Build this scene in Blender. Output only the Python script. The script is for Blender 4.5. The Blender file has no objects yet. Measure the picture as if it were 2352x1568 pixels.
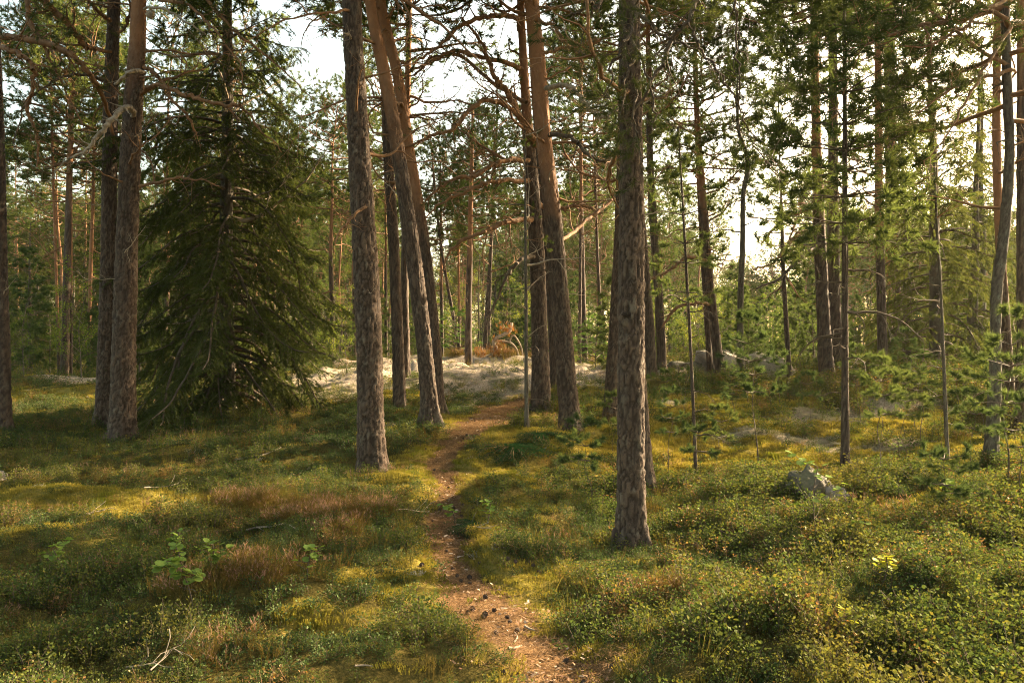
import bpy, math, random
import numpy as np
from mathutils import Vector, Matrix

# ------------------------------------------------------------------ camera, sky, sun, exposure
S = bpy.context.scene
COL = S.collection
CAM_H = 1.6
FPX, CX, CY = 1829.3, 1176.0, 784.0
cam_d = bpy.data.cameras.new('camera'); cam_d.lens = 28; cam_d.sensor_width = 36
cam_d.clip_start = 0.05; cam_d.clip_end = 3000
cam = bpy.data.objects.new('camera', cam_d); COL.objects.link(cam)
cam.location = (0, 0, CAM_H); cam.rotation_euler = (math.radians(90), 0, 0)
S.camera = cam

SUN_AZ, SUN_EL = 56.0, 25.0         # degrees to the right of straight ahead, above the horizon
w = bpy.data.worlds.new('World'); S.world = w; w.use_nodes = True
nt = w.node_tree; nt.nodes.clear()
sky = nt.nodes.new('ShaderNodeTexSky'); sky.sky_type = 'NISHITA'; sky.sun_disc = False
sky.sun_elevation = math.radians(SUN_EL); sky.sun_rotation = math.radians(SUN_AZ)
sky.air_density = 1.0; sky.dust_density = 3.0; sky.ozone_density = 1.0
tint = nt.nodes.new('ShaderNodeMix'); tint.data_type = 'RGBA'; tint.blend_type = 'MULTIPLY'
tint.inputs[0].default_value = 1.0; tint.inputs[7].default_value = (1.0, 0.86, 0.60, 1)
bg = nt.nodes.new('ShaderNodeBackground'); bg.inputs[1].default_value = 0.14
wo = nt.nodes.new('ShaderNodeOutputWorld')
nt.links.new(sky.outputs[0], tint.inputs[6]); nt.links.new(tint.outputs[2], bg.inputs[0]); nt.links.new(bg.outputs[0], wo.inputs[0])
sun_d = bpy.data.lights.new('sun', 'SUN'); sun_d.energy = 5.0; sun_d.angle = math.radians(0.9); sun_d.color = (1.0, 0.78, 0.50)
sun = bpy.data.objects.new('sun', sun_d); COL.objects.link(sun)
az, el = math.radians(SUN_AZ), math.radians(SUN_EL)
sd = Vector((math.sin(az)*math.cos(el), math.cos(az)*math.cos(el), math.sin(el)))
sun.rotation_euler = sd.to_track_quat('Z', 'Y').to_euler(); sun.location = sd*60
S.view_settings.view_transform = 'Standard'; S.view_settings.look = 'None'
S.view_settings.exposure = 2.75; S.view_settings.gamma = 1; S.view_settings.use_curve_mapping = False
try:
    S.cycles.max_bounces = 6; S.cycles.diffuse_bounces = 3; S.cycles.glossy_bounces = 2
    S.cycles.transmission_bounces = 4; S.cycles.use_denoising = True; S.cycles.filter_width = 1.05; S.cycles.denoising_prefilter = 'NONE'; S.cycles.use_adaptive_sampling = False
except Exception: pass

# ------------------------------------------------------------------ maths helpers
rng = np.random.default_rng(7)
R = random.Random(11)

def P(px, py, Y):
    return np.array([(px-CX)/FPX*Y, Y, CAM_H-(py-CY)/FPX*Y])

def sstep(a, b, x):
    t = np.clip((x-a)/(b-a), 0, 1); return t*t*(3-2*t)

def hash2(ix, iy, s):
    h = (ix.astype(np.int64)*374761393 + iy.astype(np.int64)*668265263 + s*982451653) & 0xffffffff
    h = ((h ^ (h >> 13))*1274126177) & 0xffffffff
    h = (h ^ (h >> 16)) & 0xffffffff
    return h/4294967295.0

def vnoise(x, y, s=0):
    x = np.asarray(x, float); y = np.asarray(y, float)
    ix, iy = np.floor(x), np.floor(y); fx, fy = x-ix, y-iy
    fx = fx*fx*(3-2*fx); fy = fy*fy*(3-2*fy)
    a, b = hash2(ix, iy, s), hash2(ix+1, iy, s); c, d = hash2(ix, iy+1, s), hash2(ix+1, iy+1, s)
    return (a*(1-fx)+b*fx)*(1-fy)+(c*(1-fx)+d*fx)*fy

def fbm(x, y, s=0, o=4):
    v = 0; a = 0.5; t = 0
    for i in range(o):
        v = v+a*vnoise(x*2**i+i*17.3, y*2**i-i*9.1, s+i); t += a; a *= 0.5
    return v/t

def worley(u, v, per, s=0):
    """distance to nearest and second nearest jittered cell point; u periodic with period per (integer)"""
    iu, iv = np.floor(u), np.floor(v)
    f1 = np.full(u.shape, 9.0); f2 = np.full(u.shape, 9.0); cid = np.zeros(u.shape)
    for du in (-1, 0, 1):
        for dv in (-1, 0, 1):
            cu, cv = iu+du, iv+dv; w_ = np.mod(cu, per)
            ju, jv = hash2(w_, cv, s), hash2(w_, cv, s+5)
            d = np.hypot(cu+ju-u, cv+jv-v)
            m = d < f1
            f2 = np.where(m, f1, np.minimum(f2, d)); cid = np.where(m, hash2(w_, cv, s+9), cid); f1 = np.where(m, d, f1)
    return f1, f2, cid

# ------------------------------------------------------------------ mesh accumulator
class Acc:
    def __init__(s): s.v = []; s.f = []; s.n = 0; s.at = {}
    def add(s, verts, faces, mat=0, **at):
        verts = np.asarray(verts, np.float32).reshape(-1, 3); faces = np.asarray(faces, np.int32)
        s.v.append(verts); s.f.append((faces+s.n, mat)); 
        for k, a in at.items(): s.at.setdefault(k, []).append((s.n, np.asarray(a, np.float32).ravel()))
        s.n += len(verts)
    def mesh(s, name, mats, smooth=True):
        me = bpy.data.meshes.new(name)
        v = np.concatenate(s.v); me.vertices.add(len(v)); me.vertices.foreach_set('co', v.ravel())
        loops = np.concatenate([f.ravel() for f, m in s.f])
        sizes = np.concatenate([np.full(len(f), f.shape[1], np.int32) for f, m in s.f])
        mi = np.concatenate([np.full(len(f), m, np.int32) for f, m in s.f])
        starts = np.concatenate([[0], np.cumsum(sizes)[:-1]]).astype(np.int32)
        me.loops.add(len(loops)); me.loops.foreach_set('vertex_index', loops)
        me.polygons.add(len(sizes)); me.polygons.foreach_set('loop_start', starts); me.polygons.foreach_set('loop_total', sizes)
        me.polygons.foreach_set('material_index', mi)
        if smooth: me.polygons.foreach_set('use_smooth', np.ones(len(sizes), bool))
        for k, lst in s.at.items():
            arr = np.zeros(len(v), np.float32)
            for st, a in lst: arr[st:st+len(a)] = a
            me.attributes.new(k, 'FLOAT', 'POINT').data.foreach_set('value', arr)
        for m in mats: me.materials.append(m)
        me.update(calc_edges=True)
        return me

def frames(D):
    D = D/np.maximum(np.linalg.norm(D, axis=1, keepdims=True), 1e-9)
    up = np.where(np.abs(D[:, 2:3]) > 0.9, np.array([[1., 0, 0]]), np.array([[0, 0, 1.]]))
    A = np.cross(up, D); A /= np.maximum(np.linalg.norm(A, axis=1, keepdims=True), 1e-9)
    B = np.cross(D, A)
    return A, B, D

def segs_to(acc, segs, sides=4, mat=0):
    if not segs: return
    p0 = np.array([s[0] for s in segs]); p1 = np.array([s[1] for s in segs])
    r0 = np.array([s[2] for s in segs]); r1 = np.array([s[3] for s in segs])
    A, B, D = frames(p1-p0)
    p1 = p1 + D*r1[:, None]*0.6
    a = np.arange(sides)*2*math.pi/sides
    ring = A[:, None, :]*np.cos(a)[None, :, None]+B[:, None, :]*np.sin(a)[None, :, None]
    V = np.concatenate([p0[:, None]+ring*r0[:, None, None], p1[:, None]+ring*r1[:, None, None]], axis=1)
    n = len(segs); base = (np.arange(n)*2*sides)[:, None]
    k = np.arange(sides); k2 = (k+1) % sides
    F = np.stack([base+k, base+k2, base+sides+k2, base+sides+k], axis=2).reshape(-1, 4)
    acc.add(V.reshape(-1, 3), F, mat)

def scatter(acc, tmpls, Ps, Ds, Ss, mat=1, roll=True, seed=1):
    """copy small leaf templates (n,k,3 polygons) to points with directions and sizes"""
    r = np.random.default_rng(seed)
    Ps = np.asarray(Ps, float).reshape(-1, 3)
    if not len(Ps): return
    Ds = np.asarray(Ds, float).reshape(-1, 3); Ss = np.asarray(Ss, float).ravel()
    which = r.integers(0, len(tmpls), len(Ps))
    for ti, T in enumerate(tmpls):
        m = which == ti
        if not m.any(): continue
        A, B, D = frames(Ds[m])
        if roll:
            a = r.uniform(0, 2*math.pi, m.sum())[:, None]
            A, B = A*np.cos(a)+B*np.sin(a), B*np.cos(a)-A*np.sin(a)
        k = T.shape[1]; t = T.reshape(-1, 3)
        V = (t[None, :, 0:1]*A[:, None]+t[None, :, 1:2]*B[:, None]+t[None, :, 2:3]*D[:, None])*Ss[m][:, None, None]+Ps[m][:, None]
        F = np.arange(V.shape[0]*V.shape[1]).reshape(-1, k)
        acc.add(V.reshape(-1, 3), F, mat)

def catmull(pts, n):
    pts = np.asarray(pts, float); m = len(pts)
    t = np.linspace(0, m-1, n); i = np.minimum(t.astype(int), m-2); f = (t-i)[:, None]
    g = lambda k: pts[np.clip(k, 0, m-1)]
    p0, p1, p2, p3 = g(i-1), g(i), g(i+1), g(i+2)
    return 0.5*((2*p1)+(-p0+p2)*f+(2*p0-5*p1+4*p2-p3)*f*f+(-p0+3*p1-3*p2+p3)*f**3)

# ------------------------------------------------------------------ object helpers
def tag(o, label=None, cat=None, group=None, kind=None):
    if label: o['label'] = label
    if cat: o['category'] = cat
    if group: o['group'] = group
    if kind: o['kind'] = kind
    return o
def link(name, me, parent=None, loc=None):
    o = bpy.data.objects.new(name, me); COL.objects.link(o)
    if parent: o.parent = parent
    if loc is not None: o.location = loc
    return o
def empty(name, loc=(0, 0, 0), rz=0, sc=1, **k):
    o = bpy.data.objects.new(name, None); COL.objects.link(o); o.empty_display_size = 0.2
    o.location = loc; o.rotation_euler = (0, 0, rz); o.scale = (sc, sc, sc) if not hasattr(sc, '__len__') else sc
    return tag(o, **k)

# ------------------------------------------------------------------ materials
def mat_new(name):
    m = bpy.data.materials.new(name); m.use_nodes = True; t = m.node_tree; t.nodes.clear()
    return m, t, t.nodes, t.links
def ramp(N, stops, interp='LINEAR'):
    r = N.new('ShaderNodeValToRGB'); r.color_ramp.interpolation = interp
    e = r.color_ramp.elements
    while len(e) < len(stops): e.new(0.5)
    for i, (p, c) in enumerate(stops): e[i].position = p; e[i].color = (*c, 1)
    return r
def mixc(N, L, fac, a, b, mode='MIX'):
    m = N.new('ShaderNodeMix'); m.data_type = 'RGBA'; m.blend_type = mode
    for s, v in ((0, fac), (6, a), (7, b)):
        if hasattr(v, 'is_linked') or hasattr(v, 'links'): L.new(v, m.inputs[s])
        elif s == 0: m.inputs[0].default_value = v
        else: m.inputs[s].default_value = (*v, 1)
    return m.outputs[2]
def noise(N, L, scale, detail=3, vec=None, rough=0.55):
    n = N.new('ShaderNodeTexNoise'); n.inputs['Scale'].default_value = scale; n.inputs['Detail'].default_value = detail
    n.inputs['Roughness'].default_value = rough
    if vec is not None: L.new(vec, n.inputs['Vector'])
    return n.outputs[0]

def leaf_mat(name, cols, trans=0.35, gloss=0.0, patch=None, tcol=(1.25, 1.2, 0.7), rough=0.5, island=0.35):
    """thin leaves and needles: diffuse front, light through the blade, a little sheen"""
    m, t, N, L = mat_new(name)
    oi = N.new('ShaderNodeObjectInfo'); geo = N.new('ShaderNodeNewGeometry')
    mx = N.new('ShaderNodeMath'); mx.operation = 'MULTIPLY_ADD'
    L.new(geo.outputs['Random Per Island'], mx.inputs[0]); mx.inputs[1].default_value = island
    m2 = N.new('ShaderNodeMath'); m2.operation = 'MULTIPLY'; L.new(oi.outputs['Random'], m2.inputs[0]); m2.inputs[1].default_value = 1-island
    L.new(m2.outputs[0], mx.inputs[2])
    k = len(cols); rp = ramp(N, [(i/(k-1), c) for i, c in enumerate(cols)]); L.new(mx.outputs[0], rp.inputs[0])
    c = rp.outputs[0]
    if patch:
        n = noise(N, L, patch[0], 3, geo.outputs['Position'])
        rr = ramp(N, [(patch[2], (0, 0, 0)), (patch[3], (1, 1, 1))]); L.new(n, rr.inputs[0])
        c = mixc(N, L, rr.outputs[0], c, patch[1])
    d = N.new('ShaderNodeBsdfDiffuse'); L.new(c, d.inputs[0])
    tr = N.new('ShaderNodeBsdfTranslucent'); L.new(mixc(N, L, 1.0, c, tcol, 'MULTIPLY'), tr.inputs[0])
    ms = N.new('ShaderNodeMixShader'); ms.inputs[0].default_value = trans
    L.new(d.outputs[0], ms.inputs[1]); L.new(tr.outputs[0], ms.inputs[2]); sh = ms.outputs[0]
    if gloss:
        g = N.new('ShaderNodeBsdfGlossy'); g.inputs['Roughness'].default_value = rough; g.inputs[0].default_value = (.7, .75, .5, 1)
        m3 = N.new('ShaderNodeMixShader'); m3.inputs[0].default_value = gloss
        L.new(sh, m3.inputs[1]); L.new(g.outputs[0], m3.inputs[2]); sh = m3.outputs[0]
    o = N.new('ShaderNodeOutputMaterial'); L.new(sh, o.inputs[0])
    return m

def bark_mat(name, plate, crev, upper, lich, lich_amt=0.5, scale=1.0, bump=1.0):
    m, t, N, L = mat_new(name)
    tc = N.new('ShaderNodeTexCoord'); mp = N.new('ShaderNodeMapping'); mp.inputs['Scale'].default_value = (1, 1, 0.55)
    L.new(tc.outputs['Object'], mp.inputs[0]); v = mp.outputs[0]
    geo = N.new('ShaderNodeNewGeometry')
    a = N.new('ShaderNodeAttribute'); a.attribute_name = 'plate'
    up = N.new('ShaderNodeAttribute'); up.attribute_name = 'upper'
    vo = N.new('ShaderNodeTexNoise'); vo.inputs['Scale'].default_value = 30*scale; vo.inputs['Detail'].default_value = 4; vo.inputs['Distortion'].default_value = 1.2; L.new(v, vo.inputs['Vector'])
    fine = noise(N, L, 90*scale, 5, v, 0.7); mid = noise(N, L, 14*scale, 4, v, 0.6); big = noise(N, L, 2.2, 3, tc.outputs['Object'])
    pr = ramp(N, [(0.0, [x*0.55 for x in plate]), (0.45, plate), (1.0, [min(1, x*1.7) for x in plate])])
    L.new(fine, pr.inputs[0])
    lr = ramp(N, [(0.52, (0, 0, 0)), (0.68, (1, 1, 1))]); L.new(mid, lr.inputs[0])
    lf = N.new('ShaderNodeMath'); lf.operation = 'MULTIPLY'; L.new(lr.outputs[0], lf.inputs[0]); lf.inputs[1].default_value = lich_amt
    c = mixc(N, L, lf.outputs[0], pr.outputs[0], lich)
    er = ramp(N, [(0.34, (0.35, 0.35, 0.35)), (0.46, (1, 1, 1))]); L.new(vo.outputs[0], er.inputs[0])
    e2 = N.new('ShaderNodeMath'); e2.operation = 'MULTIPLY'; L.new(er.outputs[0], e2.inputs[0]); L.new(a.outputs['Fac'], e2.inputs[1])
    c = mixc(N, L, e2.outputs[0], crev, c)
    ur = ramp(N, [(0.0, [x*0.7 for x in upper]), (0.5, upper), (1.0, [min(1, x*1.3) for x in upper])]); L.new(mid, ur.inputs[0])
    um = N.new('ShaderNodeMath'); um.operation = 'MULTIPLY_ADD'; L.new(big, um.inputs[0]); um.inputs[1].default_value = 0.9; um.inputs[2].default_value = -0.45
    us = N.new('ShaderNodeMath'); us.operation = 'ADD'; us.use_clamp = True; L.new(um.outputs[0], us.inputs[0]); L.new(up.outputs['Fac'], us.inputs[1])
    uc = N.new('ShaderNodeMath'); uc.operation = 'MULTIPLY'; uc.use_clamp = True; L.new(us.outputs[0], uc.inputs[0])
    ug = ramp(N, [(0.0, (0, 0, 0)), (0.15, (1, 1, 1))]); L.new(up.outputs['Fac'], ug.inputs[0]); L.new(ug.outputs[0], uc.inputs[1])
    c = mixc(N, L, uc.outputs[0], c, ur.outputs[0])
    b = N.new('ShaderNodeBump'); b.inputs['Strength'].default_value = 0.9*bump; b.inputs['Distance'].default_value = 0.012
    hs = N.new('ShaderNodeMath'); hs.operation = 'MULTIPLY_ADD'; L.new(fine, hs.inputs[0]); hs.inputs[1].default_value = 0.7; L.new(er.outputs[0], hs.inputs[2])
    L.new(hs.outputs[0], b.inputs['Height'])
    d = N.new('ShaderNodeBsdfPrincipled'); d.inputs['Roughness'].default_value = 0.85; d.inputs['Specular IOR Level'].default_value = 0.25
    L.new(c, d.inputs['Base Color']); L.new(b.outputs[0], d.inputs['Normal'])
    o = N.new('ShaderNodeOutputMaterial'); L.new(d.outputs[0], o.inputs[0])
    return m

def simple_mat(name, c0, c1, scale=12, bump=0.4, rough=0.85, c2=None):
    m, t, N, L = mat_new(name)
    tc = N.new('ShaderNodeTexCoord'); n = noise(N, L, scale, 5, tc.outputs['Object'], 0.65)
    st = [(0.3, c0), (0.62, c1)] + ([(0.75, c2)] if c2 else [])
    rp = ramp(N, st); L.new(n, rp.inputs[0])
    b = N.new('ShaderNodeBump'); b.inputs['Strength'].default_value = bump; b.inputs['Distance'].default_value = 0.02; L.new(n, b.inputs['Height'])
    d = N.new('ShaderNodeBsdfPrincipled'); d.inputs['Roughness'].default_value = rough; d.inputs['Specular IOR Level'].default_value = 0.25
    L.new(rp.outputs[0], d.inputs['Base Color']); L.new(b.outputs[0], d.inputs['Normal'])
    o = N.new('ShaderNodeOutputMaterial'); L.new(d.outputs[0], o.inputs[0])
    return m

ORANGE = (0.25, 0.125, 0.062)
M = {}
M['pine_bark'] = bark_mat('pine_bark', (0.098, 0.067, 0.047), (0.026, 0.017, 0.012), ORANGE, (0.175, 0.16, 0.125), 0.5)
M['grey_bark'] = bark_mat('grey_bark', (0.10, 0.085, 0.065), (0.04, 0.03, 0.022), ORANGE, (0.17, 0.18, 0.13), 0.8, 1.4, 0.6)
M['branch'] = simple_mat('branch_bark', (0.10, 0.058, 0.032), (0.23, 0.125, 0.062), 9, 0.4)
M['dead_wood'] = simple_mat('dead_wood', (0.15, 0.115, 0.08), (0.33, 0.27, 0.20), 14, 0.4)
M['dark_twig'] = simple_mat('dark_twig', (0.045, 0.032, 0.022), (0.10, 0.075, 0.05), 9, 0.4)
M['needle'] = leaf_mat('pine_needles', [(0.042, 0.066, 0.026), (0.070, 0.097, 0.034), (0.112, 0.132, 0.042)], 0.5)
M['needle_near'] = leaf_mat('pine_needles_near', [(0.035, 0.05, 0.022), (0.06, 0.078, 0.030), (0.09, 0.10, 0.038)], 0.3)
M['needle_young'] = leaf_mat('young_pine_needles', [(0.040, 0.064, 0.030), (0.066, 0.096, 0.038), (0.105, 0.128, 0.044)], 0.45)
M['spruce'] = leaf_mat('spruce_needles', [(0.030, 0.042, 0.014), (0.048, 0.062, 0.020), (0.105, 0.115, 0.038)], 0.4)
M['spruce_bright'] = leaf_mat('fresh_spruce_needles', [(0.06, 0.12, 0.03), (0.10, 0.17, 0.04)], 0.35)
M['leaf'] = leaf_mat('birch_leaves', [(0.06, 0.10, 0.02), (0.10, 0.14, 0.03), (0.20, 0.20, 0.03)], 0.5)
M['aspen'] = leaf_mat('aspen_leaves', [(0.06, 0.14, 0.045), (0.12, 0.20, 0.04), (0.27, 0.28, 0.045)], 0.4, 0.04, island=0.9)
M['yellow_leaf'] = leaf_mat('yellow_aspen_leaves', [(0.25, 0.28, 0.04), (0.38, 0.36, 0.05)], 0.4, 0.03, island=0.9)
M['rust'] = leaf_mat('rust_needles', [(0.17, 0.075, 0.025), (0.30, 0.135, 0.045)], 0.35, island=0.8)
M['bilberry'] = leaf_mat('bilberry_leaves', [(0.034, 0.056, 0.018), (0.056, 0.084, 0.024), (0.090, 0.104, 0.026), (0.155, 0.125, 0.028)], 0.38, 0.008,
                         patch=(0.9, (0.12, 0.10, 0.028), 0.52, 0.78), island=0.45)
M['autumn'] = leaf_mat('autumn_bilberry_leaves', [(0.20, 0.15, 0.04), (0.20, 0.10, 0.035), (0.17, 0.085, 0.035), (0.13, 0.11, 0.03), (0.22, 0.14, 0.06)], 0.4, 0.04, island=0.6)
M['lingon'] = leaf_mat('lingonberry_leaves', [(0.032, 0.054, 0.018), (0.050, 0.078, 0.026), (0.080, 0.108, 0.036)], 0.28, 0.012, rough=0.5, island=0.5)
M['heather'] = leaf_mat('heather_sprigs', [(0.10, 0.062, 0.022), (0.135, 0.092, 0.03), (0.08, 0.085, 0.025)], 0.3)
M['heather_bloom'] = leaf_mat('heather_bloom', [(0.22, 0.13, 0.11), (0.27, 0.16, 0.12)], 0.3)
M['moss'] = leaf_mat('moss_fronds', [(0.15, 0.135, 0.032), (0.24, 0.205, 0.045), (0.33, 0.25, 0.058)], 0.4, patch=(1.3, (0.13, 0.15, 0.022), 0.5, 0.7))
M['lichen'] = leaf_mat('lichen_tufts', [(0.22, 0.21, 0.17), (0.31, 0.29, 0.24), (0.40, 0.365, 0.31)], 0.25)
M['grass'] = leaf_mat('grass_blades', [(0.08, 0.09, 0.02), (0.13, 0.12, 0.03), (0.20, 0.14, 0.05)], 0.35)
M['litter'] = leaf_mat('needle_litter', [(0.11, 0.06, 0.028), (0.20, 0.115, 0.055), (0.30, 0.20, 0.12)], 0.1, island=0.9)
M['chip'] = leaf_mat('bark_chips', [(0.10, 0.05, 0.035), (0.22, 0.13, 0.08), (0.42, 0.33, 0.24)], 0.05, island=0.9)
M['cone'] = simple_mat('pine_cone', (0.035, 0.024, 0.018), (0.10, 0.07, 0.05), 60, 0.6)
M['rock'] = simple_mat('granite', (0.045, 0.038, 0.030), (0.12, 0.105, 0.08), 11, 0.9, c2=(0.22, 0.20, 0.16))
M['pale_rock'] = simple_mat('pale_granite', (0.14, 0.12, 0.10), (0.33, 0.27, 0.22), 5, 0.9, c2=(0.42, 0.38, 0.32))

for k_ in ('rock', 'pale_rock'):
    t_ = M[k_].node_tree; N_, L_ = t_.nodes, t_.links; pr_ = [x for x in N_ if x.type == 'BSDF_PRINCIPLED'][0]; old = pr_.inputs['Base Color'].links[0].from_socket
    g_ = N_.new('ShaderNodeNewGeometry'); sx_ = N_.new('ShaderNodeSeparateXYZ'); L_.new(g_.outputs['Normal'], sx_.inputs[0]); nn_ = noise(N_, L_, 6, 4, g_.outputs['Position'])
    ad = N_.new('ShaderNodeMath'); ad.operation = 'MULTIPLY_ADD'; L_.new(nn_, ad.inputs[0]); ad.inputs[1].default_value = 1.4; L_.new(sx_.outputs[2], ad.inputs[2])
    mr = ramp(N_, [(0.55, (0, 0, 0)), (0.75, (1, 1, 1))]); sc_ = N_.new('ShaderNodeMath'); sc_.operation = 'MULTIPLY'; L_.new(ad.outputs[0], sc_.inputs[0]); sc_.inputs[1].default_value = .5 if k_ == 'rock' else .42; L_.new(sc_.outputs[0], mr.inputs[0])
    L_.new(mixc(N_, L_, mr.outputs[0], old, (0.10, 0.09, 0.05)), pr_.inputs['Base Color'])
def ground_mat():
    m, t, N, L = mat_new('forest_floor')
    geo = N.new('ShaderNodeNewGeometry'); pos = geo.outputs['Position']
    def at(n):
        a = N.new('ShaderNodeAttribute'); a.attribute_name = n; return a.outputs['Fac']
    f = noise(N, L, 45, 5, pos, 0.7); g = noise(N, L, 7, 4, pos, 0.6)
    hum = ramp(N, [(0.3, (0.02, 0.016, 0.008)), (0.55, (0.05, 0.042, 0.016)), (0.75, (0.085, 0.06, 0.025))]); L.new(f, hum.inputs[0])
    mos = ramp(N, [(0.3, (0.08, 0.07, 0.012)), (0.5, (0.17, 0.14, 0.035)), (0.72, (0.28, 0.20, 0.055))]); L.new(f, mos.inputs[0])
    lic = ramp(N, [(0.38, (0.09, 0.075, 0.05)), (0.48, (0.23, 0.19, 0.145)), (0.7, (0.40, 0.335, 0.265))]); L.new(f, lic.inputs[0])
    pth = ramp(N, [(0.28, (0.055, 0.030, 0.016)), (0.5, (0.15, 0.088, 0.040)), (0.7, (0.27, 0.18, 0.095))]); L.new(f, pth.inputs[0])
    pg = mixc(N, L, 0.0, pth.outputs[0], mos.outputs[0])
    c = mixc(N, L, at('moss'), hum.outputs[0], mos.outputs[0])
    c = mixc(N, L, at('lichen'), c, lic.outputs[0])
    c = mixc(N, L, at('path'), c, pth.outputs[0])
    b = N.new('ShaderNodeBump'); b.inputs['Strength'].default_value = 0.9; b.inputs['Distance'].default_value = 0.03
    s = N.new('ShaderNodeMath'); s.operation = 'MULTIPLY_ADD'; L.new(g, s.inputs[0]); s.inputs[1].default_value = 0.8; L.new(f, s.inputs[2])
    L.new(s.outputs[0], b.inputs['Height'])
    d = N.new('ShaderNodeBsdfDiffuse'); L.new(c, d.inputs[0]); L.new(b.outputs[0], d.inputs['Normal'])
    o = N.new('ShaderNodeOutputMaterial'); L.new(d.outputs[0], o.inputs[0])
    return m
M['ground'] = ground_mat()

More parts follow.
